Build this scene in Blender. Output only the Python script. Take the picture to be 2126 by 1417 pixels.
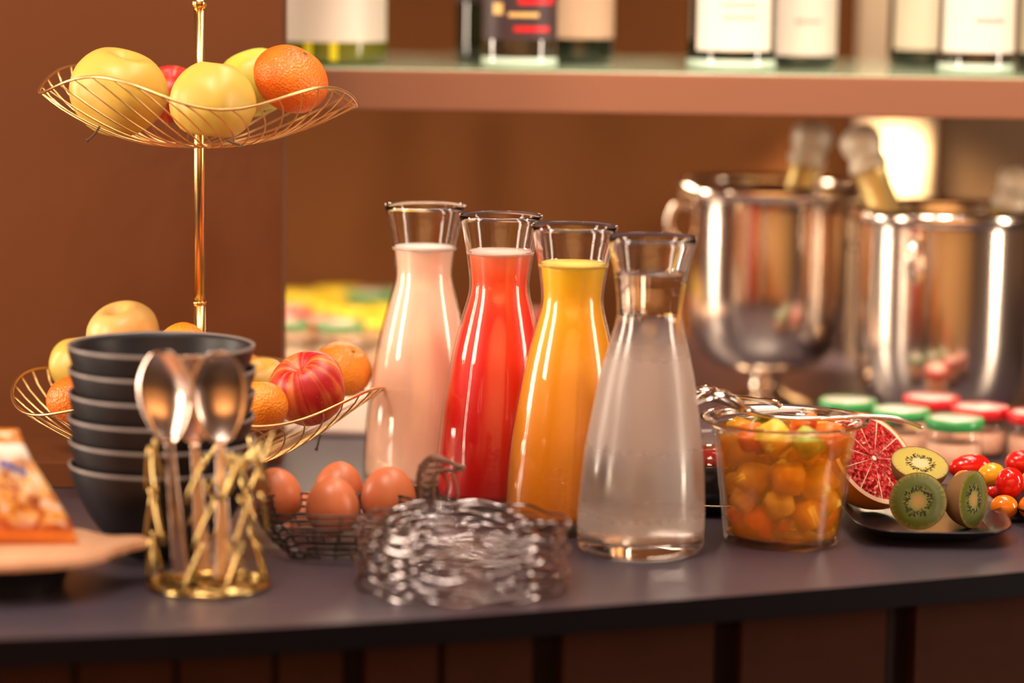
import bpy, bmesh, math, random
from mathutils import Vector, Matrix, Euler, noise
random.seed(7)
PI = math.pi
for o in list(bpy.data.objects): bpy.data.objects.remove(o)
S = bpy.context.scene
COL = S.collection
W, H, F = 2126.0, 1417.0, 5906.0
Z0 = 0.95                      # worktop height
CH = 0.468                     # camera above worktop

# ------------------------------------------------------------------ camera
cam = bpy.data.cameras.new('camera'); cam_o = bpy.data.objects.new('camera', cam); COL.objects.link(cam_o)
cam.sensor_width = 36; cam.lens = F * 36 / W
R = Matrix.Rotation(math.radians(90 - 7.89), 3, 'X') @ Matrix.Rotation(math.radians(0.85), 3, 'Z')
cam_o.location = (0, 0, Z0 + CH); cam_o.rotation_euler = R.to_euler()
cam.clip_start = 0.05
cam.dof.use_dof = True; cam.dof.focus_distance = 2.35; cam.dof.aperture_fstop = 2.0
S.camera = cam_o
S.view_settings.view_transform = 'Standard'; S.view_settings.look = 'None'
S.view_settings.gamma = 1; S.view_settings.use_curve_mapping = False
S.view_settings.exposure = 0.25
S.cycles.max_bounces = 16; S.cycles.transmission_bounces = 14; S.cycles.transparent_max_bounces = 64; S.cycles.glossy_bounces = 6

# ------------------------------------------------------------------ world and lamps
w = bpy.data.worlds.new('world'); S.world = w; w.use_nodes = True
w.node_tree.nodes['Background'].inputs[0].default_value = (1.0, 0.50, 0.27, 1)
w.node_tree.nodes['Background'].inputs[1].default_value = 0.10
def area(name, loc, target, sx, sy, power, color):
    l = bpy.data.lights.new(name, 'AREA'); l.shape = 'RECTANGLE'; l.size = sx; l.size_y = sy
    l.energy = power; l.color = color
    o = bpy.data.objects.new(name, l); COL.objects.link(o); o.location = loc
    d = (Vector(target) - Vector(loc)).normalized()
    o.rotation_euler = d.to_track_quat('-Z', 'Y').to_euler(); return o
def spot(name, loc, target, power, color, ang, blend=0.5, size=0.02):
    l = bpy.data.lights.new(name, 'SPOT'); l.energy = power; l.color = color
    l.spot_size = math.radians(ang); l.spot_blend = blend; l.shadow_soft_size = size
    o = bpy.data.objects.new(name, l); COL.objects.link(o); o.location = loc
    o.rotation_euler = (Vector(target) - Vector(loc)).normalized().to_track_quat('-Z', 'Y').to_euler(); return o
WARM = (1.0, 0.80, 0.62); WARMER = (1.0, 0.66, 0.40)
area('assumed_strip_light', (-2.3, 1.25, Z0 + 0.55), (0.0, 2.4, Z0 + 0.15), 0.36, 1.7, 52, WARM)  # assumed tall light out of view, placed from streaks on carafes and buckets
area('assumed_strip_light', (-2.7, 2.75, Z0 + 0.5), (0.2, 2.85, Z0 + 0.15), 0.40, 1.5, 46, WARM)  # second assumed strip out of view, for the outer streak on the left bucket
area('assumed_strip_light', (2.6, 1.75, Z0 + 0.55), (0.1, 2.5, Z0 + 0.15), 0.30, 1.6, 34, WARM)  # assumed strip out of view, for the right-hand streak on the left bucket
area('added_overhead_light', (-0.45, 1.55, Z0 + 1.75), (-0.05, 2.35, Z0), 0.35, 0.35, 14, (1.0, 0.84, 0.68))  # assumed key lamp overhead, read off the highlights on the eggs
area('added_overhead_light', (0.5, 3.0, Z0 + 1.9), (0.2, 2.9, Z0), 2.0, 0.6, 26, WARM)  # wide soft light added to whiten the bucket rims and lift the back counter
spot('label_fill_spot', (0.25, 1.7, Z0 + 1.5), (0.3, 2.75, Z0 + 0.42), 85, (1.0, 0.82, 0.66), 42, 0.9, 0.05)  # added fill, aimed at the shelf to brighten the bottle labels
area('room_wall_fill', (0.0, -1.3, Z0 + 1.9), (0, -2.2, Z0 + 0.5), 4.0, 0.2, 110, (1.0, 0.78, 0.55))  # added lamp on the unseen wall, for warm reflections in the buckets
area('jar_fill_light', (-0.18, 3.0, Z0 + 0.305), (-0.18, 3.0, Z0), 0.5, 0.06, 2.6, (1.0, 0.78, 0.58))  # added fill below the shelf, brightens the far jars
for i, (x, y) in enumerate([(-0.5, 1.1), (-0.1, 0.9), (0.35, 1.1), (0.8, 1.6), (-0.9, 1.8), (0.2, 1.8), (-0.25, 2.0), (0.55, 2.2)]):
    spot('assumed_ceiling_spot', (x, y, Z0 + 1.7), (x * 0.4, 2.2, Z0), 7.5, (1.0, 0.86, 0.72), 64, 0.6, 0.016)  # assumed small lamps out of view, read off the sparkles in the wire stack

# ------------------------------------------------------------------ pixel helpers (2126 x 1417 photograph)
C0 = Vector((0, 0, Z0 + CH))
def ray(px, py): return R @ Vector(((px - W / 2) / F, -(py - H / 2) / F, -1))
def atz(px, py, z=0.0):
    d = ray(px, py); return C0 + d * ((z + Z0 - C0.z) / d.z)
def aty(px, py, Y):
    d = ray(px, py); return C0 + d * (Y / d.y)
def sc(Y): return F / Y

# ------------------------------------------------------------------ materials
MATS = {}
def newmat(name):
    m = bpy.data.materials.new(name); m.use_nodes = True
    nt = m.node_tree; b = nt.nodes['Principled BSDF']; return m, nt, b
def N(nt, t, **kw):
    n = nt.nodes.new(t)
    for k, v in kw.items(): setattr(n, k, v)
    return n
def plain(name, col, rough=0.5, metal=0.0, sss=0.0, sssr=(1, .4, .2), bump=0, bscale=60, coat=0, spec=0.5, var=0, vscale=20, emis=0):
    if name in MATS: return MATS[name]
    m, nt, b = newmat(name); L = nt.links
    b.inputs['Base Color'].default_value = (*col, 1); b.inputs['Roughness'].default_value = rough
    b.inputs['Metallic'].default_value = metal; b.inputs['Specular IOR Level'].default_value = spec
    b.inputs['Coat Weight'].default_value = coat; b.inputs['Coat Roughness'].default_value = 0.06
    if sss:
        b.inputs['Subsurface Weight'].default_value = sss; b.inputs['Subsurface Radius'].default_value = sssr
        b.inputs['Subsurface Scale'].default_value = 0.012
    tc = N(nt, 'ShaderNodeTexCoord')
    if var:
        n = N(nt, 'ShaderNodeTexNoise'); n.inputs['Scale'].default_value = vscale; n.inputs['Detail'].default_value = 4
        L.new(tc.outputs['Object'], n.inputs['Vector'])
        r = N(nt, 'ShaderNodeValToRGB')
        r.color_ramp.elements[0].position = .3; r.color_ramp.elements[1].position = .7
        r.color_ramp.elements[0].color = (*[c * (1 - var) for c in col], 1)
        r.color_ramp.elements[1].color = (*[min(1, c * (1 + var)) for c in col], 1)
        L.new(n.outputs['Fac'], r.inputs[0]); L.new(r.outputs[0], b.inputs['Base Color'])
    if bump:
        n = N(nt, 'ShaderNodeTexNoise'); n.inputs['Scale'].default_value = bscale; n.inputs['Detail'].default_value = 3
        L.new(tc.outputs['Object'], n.inputs['Vector'])
        bp = N(nt, 'ShaderNodeBump'); bp.inputs['Strength'].default_value = bump; bp.inputs['Distance'].default_value = 0.002
        L.new(n.outputs['Fac'], bp.inputs['Height']); L.new(bp.outputs[0], b.inputs['Normal'])
    MATS[name] = m; return m
def glass(name, col=(1, 1, 1), rough=0.0, ior=1.45):
    if name in MATS: return MATS[name]
    m, nt, b = newmat(name)
    b.inputs['Base Color'].default_value = (*col, 1); b.inputs['Roughness'].default_value = rough
    b.inputs['Transmission Weight'].default_value = 1; b.inputs['IOR'].default_value = ior
    MATS[name] = m; return m
def thin_glass(name, col=(1, .97, .94)):
    if name in MATS: return MATS[name]
    m, nt, b = newmat(name); L = nt.links; nt.nodes.remove(b)
    out = [n for n in nt.nodes if n.type == 'OUTPUT_MATERIAL'][0]
    t = N(nt, 'ShaderNodeBsdfTransparent'); t.inputs[0].default_value = (*col, 1)
    g = N(nt, 'ShaderNodeBsdfGlossy'); g.inputs['Roughness'].default_value = 0.02
    f = N(nt, 'ShaderNodeFresnel'); gm = N(nt, 'ShaderNodeNewGeometry'); mi = N(nt, 'ShaderNodeMapRange')
    mi.inputs[3].default_value = 1.5; mi.inputs[4].default_value = 1 / 1.5
    L.new(gm.outputs['Backfacing'], mi.inputs[0]); L.new(mi.outputs[0], f.inputs[0])
    mx = N(nt, 'ShaderNodeMixShader')
    L.new(f.outputs[0], mx.inputs[0]); L.new(t.outputs[0], mx.inputs[1]); L.new(g.outputs[0], mx.inputs[2])
    L.new(mx.outputs[0], out.inputs[0]); MATS[name] = m; return m
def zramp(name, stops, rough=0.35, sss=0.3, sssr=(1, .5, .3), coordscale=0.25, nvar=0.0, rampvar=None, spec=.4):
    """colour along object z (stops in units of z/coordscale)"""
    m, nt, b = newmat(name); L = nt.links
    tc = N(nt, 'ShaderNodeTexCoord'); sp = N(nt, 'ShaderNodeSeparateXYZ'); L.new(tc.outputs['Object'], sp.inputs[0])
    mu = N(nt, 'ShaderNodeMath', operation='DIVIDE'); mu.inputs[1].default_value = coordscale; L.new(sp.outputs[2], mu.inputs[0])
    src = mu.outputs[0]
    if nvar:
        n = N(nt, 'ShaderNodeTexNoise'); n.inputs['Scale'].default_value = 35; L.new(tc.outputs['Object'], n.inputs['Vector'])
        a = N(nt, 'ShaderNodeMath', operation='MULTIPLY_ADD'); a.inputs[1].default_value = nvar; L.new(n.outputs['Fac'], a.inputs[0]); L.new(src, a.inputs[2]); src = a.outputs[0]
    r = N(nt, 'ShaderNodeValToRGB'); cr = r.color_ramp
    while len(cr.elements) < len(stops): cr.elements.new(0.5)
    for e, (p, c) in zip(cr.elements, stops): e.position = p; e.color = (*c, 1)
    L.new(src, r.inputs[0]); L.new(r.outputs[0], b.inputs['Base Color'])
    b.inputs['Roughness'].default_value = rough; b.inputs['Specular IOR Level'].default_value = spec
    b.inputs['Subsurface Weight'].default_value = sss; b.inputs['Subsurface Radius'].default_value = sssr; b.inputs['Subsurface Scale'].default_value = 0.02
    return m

M_gold = plain('brass_gold', (0.83, 0.52, 0.20), 0.22, 1.0)
M_goldwire = plain('gold_wire', (0.88, 0.56, 0.24), 0.3, 1.0)
M_palegold = plain('pale_gold', (0.62, 0.45, 0.18), 0.2, 1.0)
M_silver = plain('polished_steel', (0.92, 0.80, 0.68), 0.15, 1.0)
M_cutlery = plain('cutlery_steel', (0.80, 0.72, 0.68), 0.12, 1.0)
M_blackwire = plain('black_wire', (0.06, 0.045, 0.04), 0.3, 0.6)  # unlit look of the coils around the eggs, put in as black
M_brownwire = plain('brown_wire', (0.20, 0.11, 0.08), 0.35, 0.7)
M_wall = plain('brown_wall_paint', (0.135, 0.046, 0.012), 0.85, spec=.12, var=0.06, vscale=3)
M_wall_grey = plain('taupe_wall_tone', (0.09, 0.052, 0.028), 0.85, spec=.12)
M_panel = plain('brown_panel_paint', (0.135, 0.043, 0.014), 0.7, spec=.15, var=0.06, vscale=3, bump=.03, bscale=200)
M_shelf = plain('shelf_fascia_paint', (0.25, 0.105, 0.060), 0.7, spec=.15)
M_shelfglass = plain('green_tinted_glass_top', (0.50, 0.62, 0.42), 0.15, coat=.5)
M_counter = plain('dark_laminate', (0.058, 0.044, 0.060), 0.33, bump=0.12, bscale=900, spec=0.6, var=.2, vscale=300)
M_counter_edge = plain('black_edge', (0.003, 0.002, 0.005), 0.5, spec=.15)
M_front = plain('dark_brown_front', (0.040, 0.011, 0.005), 0.7, spec=.15, var=.1, vscale=30)
M_front_strip = plain('dark_strip', (0.010, 0.004, 0.004), 0.6, spec=.15)
M_bowl = plain('black_stoneware', (0.012, 0.009, 0.011), 0.42, bump=.05, bscale=300, spec=.35)
M_bowlrim = plain('grey_bowl_rim', (0.20, 0.16, 0.15), 0.4)  # bowl rims in a paler grey than the body
M_plate = plain('black_melamine', (0.008, 0.007, 0.010), 0.22)
M_glass = glass('clear_glass')
M_thin = thin_glass('thin_carafe_glass')
M_dishglass = glass('dish_glass', (0.97, .95, .95), 0.02)
M_floor = plain('dark_floor', (0.03, 0.02, 0.015), 0.6)
M_wood = plain('pale_wood', (0.62, 0.33, 0.19), 0.55, var=.1, vscale=60)
M_column = plain('cream_column_paint', (0.80, 0.62, 0.42), 0.6)
M_stem = plain('brown_stem', (0.09, 0.045, 0.02), 0.8)

# ------------------------------------------------------------------ mesh helpers
def obj(name, bm, mat, parent=None, smooth=True, loc=None, mats=None):
    me = bpy.data.meshes.new(name); bm.normal_update(); bm.to_mesh(me); bm.free()
    if mats:
        for m in mats: me.materials.append(m)
    else: me.materials.append(mat)
    if smooth:
        for p in me.polygons: p.use_smooth = True
    o = bpy.data.objects.new(name, me); COL.objects.link(o)
    if parent: o.parent = parent
    if loc is not None: o.location = loc
    return o
def tag(o, label, cat, group=None):
    o['label'] = label; o['category'] = cat
    if group: o['group'] = group
    return o
def thing(name, label, cat, loc=(0, 0, 0), rot=(0, 0, 0), group=None):
    o = bpy.data.objects.new(name, None); COL.objects.link(o); o.location = loc; o.rotation_euler = rot
    o.empty_display_size = .02
    return tag(o, label, cat, group)
def struct(name, bm, mat, smooth=False, loc=None):
    o = obj(name, bm, mat, None, smooth, loc); o['kind'] = 'structure'; return o
def lathe(prof, n=48, bm=None, closed=False, rfun=None, shear=0.0):
    """prof: list of (r, z); r=0 ends collapse to a pole"""
    bm = bm or bmesh.new(); rings = []
    for r, z in prof:
        if r < 1e-6: rings.append([bm.verts.new((shear * z, 0, z))])
        else:
            ring = []
            for i in range(n):
                a = 2 * PI * i / n; k = rfun(a, r, z) if rfun else 1
                ring.append(bm.verts.new((r * k * math.cos(a) + shear * z, r * k * math.sin(a), z)))
            rings.append(ring)
    pairs = list(zip(rings[:-1], rings[1:]))
    if closed: pairs.append((rings[-1], rings[0]))
    for A, B in pairs:
        for i in range(n):
            j = (i + 1) % n
            if len(A) == 1 and len(B) == 1: break
            if len(A) == 1: bm.faces.new((A[0], B[j], B[i]))
            elif len(B) == 1: bm.faces.new((A[i], A[j], B[0]))
            else: bm.faces.new((A[i], A[j], B[j], B[i]))
    bmesh.ops.recalc_face_normals(bm, faces=bm.faces)
    return bm
def tube(pts, r, n=8, bm=None, closed=False, caps=True):
    bm = bm or bmesh.new(); pts = [Vector(p) for p in pts]; m = len(pts); rings = []
    up = Vector((0, 0, 1))
    for i, p in enumerate(pts):
        if closed: t = pts[(i + 1) % m] - pts[i - 1]
        else: t = pts[min(i + 1, m - 1)] - pts[max(i - 1, 0)]
        t.normalize(); rr = r[i] if isinstance(r, (list, tuple)) else r
        ref = up if abs(t.z) < 0.92 else Vector((1, 0, 0))
        a = t.cross(ref).normalized(); b = t.cross(a).normalized()
        if rings and i:
            a = (pa - t * pa.dot(t)).normalized(); b = t.cross(a).normalized()
        pa = a
        rings.append([bm.verts.new(p + (a * math.cos(2 * PI * k / n) + b * math.sin(2 * PI * k / n)) * rr) for k in range(n)])
    pr = list(zip(rings[:-1], rings[1:]))
    for A, B in pr:
        for k in range(n): bm.faces.new((A[k], A[(k + 1) % n], B[(k + 1) % n], B[k]))
    if closed:
        A, B = rings[-1], rings[0]
        off = min(range(n), key=lambda s: sum((A[k].co - B[(k + s) % n].co).length for k in range(n)))
        for k in range(n): bm.faces.new((A[k], A[(k + 1) % n], B[(k + 1 + off) % n], B[(k + off) % n]))
    elif caps:
        bm.faces.new(rings[0][::-1]); bm.faces.new(rings[-1])
    bmesh.ops.recalc_face_normals(bm, faces=bm.faces)
    return bm
def box(x0, x1, y0, y1, z0, z1, bev=0.0, bm=None):
    bm = bm or bmesh.new()
    r = bmesh.ops.create_cube(bm, size=1, matrix=Matrix.Translation(((x0 + x1) / 2, (y0 + y1) / 2, (z0 + z1) / 2)) @ Matrix.Diagonal((x1 - x0, y1 - y0, z1 - z0, 1)))
    if bev: bmesh.ops.bevel(bm, geom=bm.edges[:], offset=bev, segments=2, affect='EDGES', profile=.5)
    return bm
def smooth_path(pts, k=6):
    pts = [Vector(p) for p in pts]; out = []
    for i in range(len(pts) - 1):
        p0 = pts[max(i - 1, 0)]; p1 = pts[i]; p2 = pts[i + 1]; p3 = pts[min(i + 2, len(pts) - 1)]
        for j in range(k):
            t = j / k
            out.append(0.5 * ((2 * p1) + (-p0 + p2) * t + (2 * p0 - 5 * p1 + 4 * p2 - p3) * t * t + (-p0 + 3 * p1 - 3 * p2 + p3) * t ** 3))
    out.append(pts[-1]); return out
def smooth_prof(pts, k=5): return [(max(v.x, 0), v.y) for v in smooth_path([(a, b, 0) for a, b in pts], k)]
def align(n, roll=0.0):
    """rotation taking local +z to n"""
    return (Vector(n).normalized().to_track_quat('Z', 'Y') @ Euler((0, 0, roll)).to_quaternion()).to_euler()

# ================================================================== SETTING
struct('floor', box(-4, 4, -2.3, 3.6, -0.02, 0.0), M_floor)
struct('wall_front', box(-3.2, 3.2, -2.3, -2.2, 0.0, 3.0), plain('ochre_room_wall', (.80, .46, .20), .8))  # unseen room wall, added so the buckets reflect warm gold
# back wall and the column, the wall in a greyer tone right of it
YB = 3.47
struct('wall_back', box(-1.6, 0.52, YB, YB + 0.08, 0.0, 2.6), M_wall)
struct('wall_right', box(0.52, 1.6, YB, YB + 0.08, 0.0, 2.6), M_wall_grey)
YP = 2.545
xe = aty(585, 500, YP).x
struct('wall_left', box(-0.95, xe, YP, YP + 0.05, Z0, 2.6, 0.001), M_panel)
struct('trim_1', box(-0.95, -0.345, 2.415, YP, Z0, Z0 + 0.022, 0.001), M_panel)
cx = aty(1857, 300, 3.28).x
col_o = obj('column', lathe([(0, Z0), (0.047, Z0), (0.047, 2.6), (0, 2.6)], 40), M_column, None)
col_o.location = (cx, 3.28, 0); tag(col_o, 'round cream column behind the steel buckets, lit from under the shelf', 'column')
spot('assumed_shelf_downlight', (cx - 0.02, 3.02, Z0 + 0.29), (cx - 0.003, 3.25, Z0 + 0.14), 30, (1.0, 0.72, 0.42), 62, 0.5, 0.02)  # assumed lamp below the shelf, read off the bright column
spot('column_fill_spot', (cx - 0.02, 3.05, Z0 + 1.2), (cx, 3.28, Z0 + 0.45), 14, WARMER, 40, 0.6, 0.03)  # added spot from above, brightens the column over the shelf

# ------------------------------------------------------------------ bar counter: worktop + front panels
ctr = thing('bar_counter', 'dark bar counter with a smooth worktop and brown panelled front, carrying the buffet', 'counter', (0, 2.1, 0))
edge_px = [(-500, 1338), (-200, 1332), (0, 1326), (280, 1316), (550, 1303), (830, 1287), (1100, 1268), (1350, 1249), (1600, 1230), (1860, 1209), (2126, 1186), (2500, 1152)]
front = [atz(x, y, 0) for x, y in edge_px]
front = smooth_path(front, 4)
bm = bmesh.new()
outline = [(p.x, p.y) for p in front] + [(1.6, 2.2 if front[-1].y < 2.2 else front[-1].y), (1.6, YB), (-1.6, YB), (-1.6, front[0].y)]
def prism(outline, z0, z1, bm=None):
    bm = bm or bmesh.new()
    b = [bm.verts.new((x, y, z0)) for x, y in outline]; t = [bm.verts.new((x, y, z1)) for x, y in outline]
    bm.faces.new(b[::-1]); bm.faces.new(t); n = len(b)
    for i in range(n): bm.faces.new((b[i], b[(i + 1) % n], t[(i + 1) % n], t[i]))
    bmesh.ops.recalc_face_normals(bm, faces=bm.faces); return bm
wt = prism(outline, Z0 - 0.019, Z0)
for v in wt.verts: v.co.y -= 2.1
for f in wt.faces: f.material_index = 1 if abs(f.normal.z) < .5 else 0
obj('worktop', wt, None, ctr, False, mats=[M_counter, M_counter_edge])
# backing carcass and vertical boards following the curved edge
def inset_pt(x_px):
    p = atz(x_px, 1400, -0.03)   # only x matters
    best = None
    for a, b in zip(front[:-1], front[1:]):
        pass
    return p
def edge_at(px):               # worktop edge point below the image column px
    k = None
    for a, b in zip(edge_px[:-1], edge_px[1:]):
        if a[0] <= px <= b[0]:
            t = (px - a[0]) / (b[0] - a[0]); return atz(px, a[1] + (b[1] - a[1]) * t, 0)
back = [(p.x, p.y + 0.035 - 2.1) for p in front]
car = prism(back + [(1.5, 1.0), (-1.5, 1.0)], 0.0, Z0 - 0.02)
obj('carcass', car, M_front_strip, ctr, False)
joints = [-300, -60, 160, 375, 585, 735, 770, 938, 1138, 1187, 1520, 1563, 1882, 1930, 2300]
for a, b in zip(joints[:-1], joints[1:]):
    narrow = (b - a) < 60
    p, q = edge_at(a + 2), edge_at(b - 2); dy = 0.022 if not narrow else 0.031
    d = (q - p); d.z = 0; L_ = d.length; d.normalize(); nrm = Vector((-d.y, d.x, 0))
    if nrm.y < 0: nrm = -nrm
    g = 0.0016
    A = p + d * g + nrm * dy; B = q - d * g + nrm * dy; th = 0.012
    bm = bmesh.new()
    vs = []
    for z in (0.02, Z0 - 0.0195):
        for P_ in (A, B, B + nrm * th, A + nrm * th): vs.append(bm.verts.new((P_.x, P_.y - 2.1, z)))
    for f in ((0, 1, 2, 3), (4, 5, 6, 7), (0, 1, 5, 4), (1, 2, 6, 5), (2, 3, 7, 6), (3, 0, 4, 7)): bm.faces.new([vs[i] for i in f])
    bmesh.ops.recalc_face_normals(bm, faces=bm.faces)
    bmesh.ops.bevel(bm, geom=bm.edges[:], offset=0.0012, segments=2, affect='EDGES')
    obj('front_strip' if narrow else 'front_panel', bm, M_front_strip if narrow else M_front, ctr, False)

# ------------------------------------------------------------------ wall shelf
ZS = 0.352                       # shelf top above worktop
shelf = thing('wall_shelf', 'brown wall shelf with a pale green glass top holding the bottles', 'shelf', (0.3, 2.9, Z0 + ZS))
YF = 2.70
obj('fascia', box(-0.52 - .3, 1.2, YF - 2.9, YF + 0.02 - 2.9, -0.039, -0.001, 0.002), M_shelf, shelf, False)
obj('shelf_board', box(-0.52 - .3, 1.2, YF + 0.02 - 2.9, 3.12 - 2.9, -0.039, -0.006), M_shelf, shelf, False)
obj('glass_top', box(-0.52 - .3, 1.2, YF + 0.012 - 2.9, 3.12 - 2.9, -0.0055, 0.0, 0.001), M_shelfglass, shelf, False)

# ------------------------------------------------------------------ bottles on the shelf
def bottle(px0, px1, Y, label, body, lab, lab_z, group='bottles on the wall shelf', neckcol=None, h=0.30, deco=None, baseglass=False, labw=0.42, labtint=None):
    s = sc(Y); r = (px1 - px0) / 2 / s
    c = aty((px0 + px1) / 2, 60, Y)
    t = thing('bottle', label, 'bottle', (c.x, Y, Z0 + ZS), (0, 0, 0), group)
    prof = smooth_prof([(0, .004), (r * .7, .001), (r * .93, .0015), (r, .012), (r, .05), (r, .12), (r, h * .6), (r * .8, h * .68), (r * .38, h * .78), (r * .36, h * .97), (r * .40, h * .975), (r * .40, h), (0, h)], 4)
    obj('glass_body', lathe(prof, 40), body, t)
    obj('capsule', lathe([(r * .39, h * .80), (r * .43, h * .80), (r * .43, h * 1.003), (0, h * 1.004)], 24), neckcol or M_stem, t)
    # label: curved strip standing proud of the glass
    a0 = -PI / 2 - PI * labw; a1 = -PI / 2 + PI * labw
    def strip(a0, a1, z0, z1, m, name, off=.0004):
        bm = bmesh.new(); n = 24; A = []; B = []
        for i in range(n + 1):
            a = a0 + (a1 - a0) * i / n
            A.append((bm.verts.new(((r + off) * math.cos(a), (r + off) * math.sin(a), z0)), bm.verts.new(((r + off) * math.cos(a), (r + off) * math.sin(a), z1))))
        for u, v in zip(A[:-1], A[1:]): bm.faces.new((u[0], v[0], v[1], u[1]))
        return obj(name, bm, m, t)
    strip(a0, a1, lab_z, lab_z + .10, lab, 'label')
    if deco: deco(strip, r)
    if baseglass:
        obj('base_ring', lathe([(r * .9, .0005), (r * 1.01, .002), (r * 1.02, .008), (r * .99, .013)], 40), plain('pale_base_glass', (.55, .68, .60), .15, coat=.5), t)
    return t
B_olive = plain('olive_bottle_glass', (0.16, 0.15, 0.01), 0.1, coat=.6)
B_dark = plain('dark_bottle_glass', (0.010, 0.012, 0.006), 0.06, coat=.8)
B_clear = plain('smoky_bottle_glass', (0.03, 0.02, 0.012), 0.05, coat=1)
L_white = plain('white_label_paper', (0.86, 0.74, 0.66), 0.6)
L_cream = plain('cream_label_paper', (0.80, 0.66, 0.50), 0.6)
L_beige = plain('beige_label_paper', (0.70, 0.46, 0.32), 0.6)
L_black = plain('black_label_paper', (0.05, 0.025, 0.03), 0.5)
M_red = plain('red_print', (0.75, 0.01, 0.02), 0.4)
M_goldprint = plain('gold_print', (0.85, 0.55, 0.20), 0.4)
M_greyprint = plain('grey_print', (0.55, 0.42, 0.40), 0.6)
M_yellow = plain('yellow_print', (0.85, 0.70, 0.02), 0.4)
bottle(548, 806, 2.83, 'wide white-wine bottle with a big white label, half behind the brown panel', B_olive, L_white, .022, h=.36, neckcol=M_yellow,
       deco=lambda st, r: [st(-PI / 2 + d, -PI / 2 + d + .13, .004, .0215, M_yellow, 'yellow_stripe') for d in (-.28, .12)])
bottle(945, 1105, 2.93, 'dark bottle half hidden behind the bottle with the red and black label', B_dark, L_black, .06)
bottle(1000, 1158, 2.765, 'dark bottle with a black label bearing a red ribbon and gold disc', B_clear, L_black, .028, baseglass=True,
       deco=lambda st, r: [st(-PI / 2 - .15, -PI / 2 + .85, .036, .041, M_red, 'red_stripe', .0007), st(-PI / 2 - .05, -PI / 2 + 1.0, .062, .085, M_red, 'red_ribbon', .0007), st(-PI / 2 - .75, -PI / 2 - .45, .052, .063, M_goldprint, 'gold_disc', .0007), st(-PI / 2 - .3, -PI / 2 + .5, .050, .054, M_goldprint, 'gold_line', .0007)])
bottle(1120, 1275, 2.90, 'dark bottle with a beige label, right of the red and black one', B_dark, L_beige, .026)
bottle(1427, 1612, 2.79, 'wide dark green bottle with white label wrapping its right side', B_dark, L_white, .020, baseglass=True, labw=.30,
       deco=lambda st, r: [st(-PI / 2 - .3, -PI / 2 + .5, .05 + k * .012, .054 + k * .012, M_greyprint, 'print_line', .0007) for k in range(2)])
bottle(1578, 1737, 2.88, 'bottle with pale label close left of the cream column', B_dark, L_white, .013,
       deco=lambda st, r: [st(-PI / 2 - .2, -PI / 2 + .5, .045, .049, M_greyprint, 'print_line', .0007)])
bottle(1846, 1996, 2.95, 'dark bottle with a cream label just right of the cream column', B_dark, L_cream, .018, labw=.36)
bottle(1950, 2106, 2.775, 'dark bottle with white label, nearest of the bottles at the right end', B_clear, L_white, .022, baseglass=True, labw=.38,
       deco=lambda st, r: [st(-PI / 2 - .2, -PI / 2 + .6, .05, .055, M_greyprint, 'print_line', .0007)])
bottle(2112, 2270, 2.85, 'dark bottle cut by the right edge of the picture, on the shelf', B_dark, L_cream, .02)

# ================================================================== CARAFES
CP = [(0.047, 0), (0.0495, .004), (0.050, .012), (0.0498, .035), (0.0472, .072), (0.0416, .110), (0.0370, .137), (0.0305, .163), (0.0262, .179), (0.0252, .188), (0.0262, .200), (0.0300, .224), (0.0352, .2465)]
outer = smooth_prof(CP, 5)
def inner_r(z):
    for (r0, z0), (r1, z1) in zip(outer[:-1], outer[1:]):
        if z0 <= z <= z1: return r0 + (r1 - r0) * (z - z0) / max(z1 - z0, 1e-9)
    return outer[-1][0]
def carafe(px, py, top_z, label, liqmat, gmat, liqname, gap, shear, foam=None):
    c = atz(px, py, 0)
    t = thing('carafe', label, 'carafe', (c.x, c.y, Z0 + 0.0003), (0, 0, 0), 'carafes standing in a row')
    TH = .0019; zb = .011
    zs = [zb + (0.2465 - zb) * i / 40 for i in range(41)]
    inn = [(inner_r(z) - TH * (1 if z < .215 else 1 - .35 * (z - .215) / .0315), z) for z in zs]
    prof = [(0, .0015), (.030, .001), (.044, 0.0)] + outer + [(outer[-1][0] - .0004, .2471), (outer[-1][0] - .0009, .2470)] + inn[::-1] + [(inn[0][0] * .85, zb - .0015), (0, zb - .001)]
    gb_ = lathe(prof, 64, shear=shear)
    for f_ in gb_.faces: f_.material_index = 1 if f_.calc_center_median().z > top_z + .001 else 0
    obj('glass_body', gb_, None, t, mats=[gmat, M_glass])
    zs = [zb + .0012 + (top_z - zb - .0012) * i / 36 for i in range(37)]
    lp = [(0, zb + .0002 - gap * 0), (inner_r(zb + .002) * .84 - TH, zb + .0004)] + [(inner_r(z) - TH - gap, z) for z in zs] + [(inner_r(top_z) - TH - gap * 1.2, top_z + .0004), (0, top_z)]
    obj(liqname, lathe(lp, 64, shear=shear), liqmat, t)
    if foam:
        ft = top_z + .0003
        obj('foam', lathe([(0, ft), (inner_r(ft) - TH - gap * 1.5, ft), (inner_r(ft + .002) - TH - gap * 1.5, ft + .0022), (0, ft + .0018)], 48, shear=shear), foam, t)
    return c
M_milk = zramp('pink_milkshake', [(0.0, (.88, .60, .48)), (.6, (.90, .66, .55)), (.86, (.92, .68, .58)), (1, (.97, .84, .78))], sss=.3, rough=.4)  # paler upward: light in the shake painted into its colour
M_redj = zramp('red_juice', [(0.0, (.42, .001, .003)), (.45, (.70, .004, .004)), (.66, (.86, .03, .012)), (.80, (.90, .10, .03)), (.87, (.92, .22, .12))], sss=.25, sssr=(1, .15, .08), rough=.4, nvar=.03)  # foam tints the top; the deepening red below is painted light falloff
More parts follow.
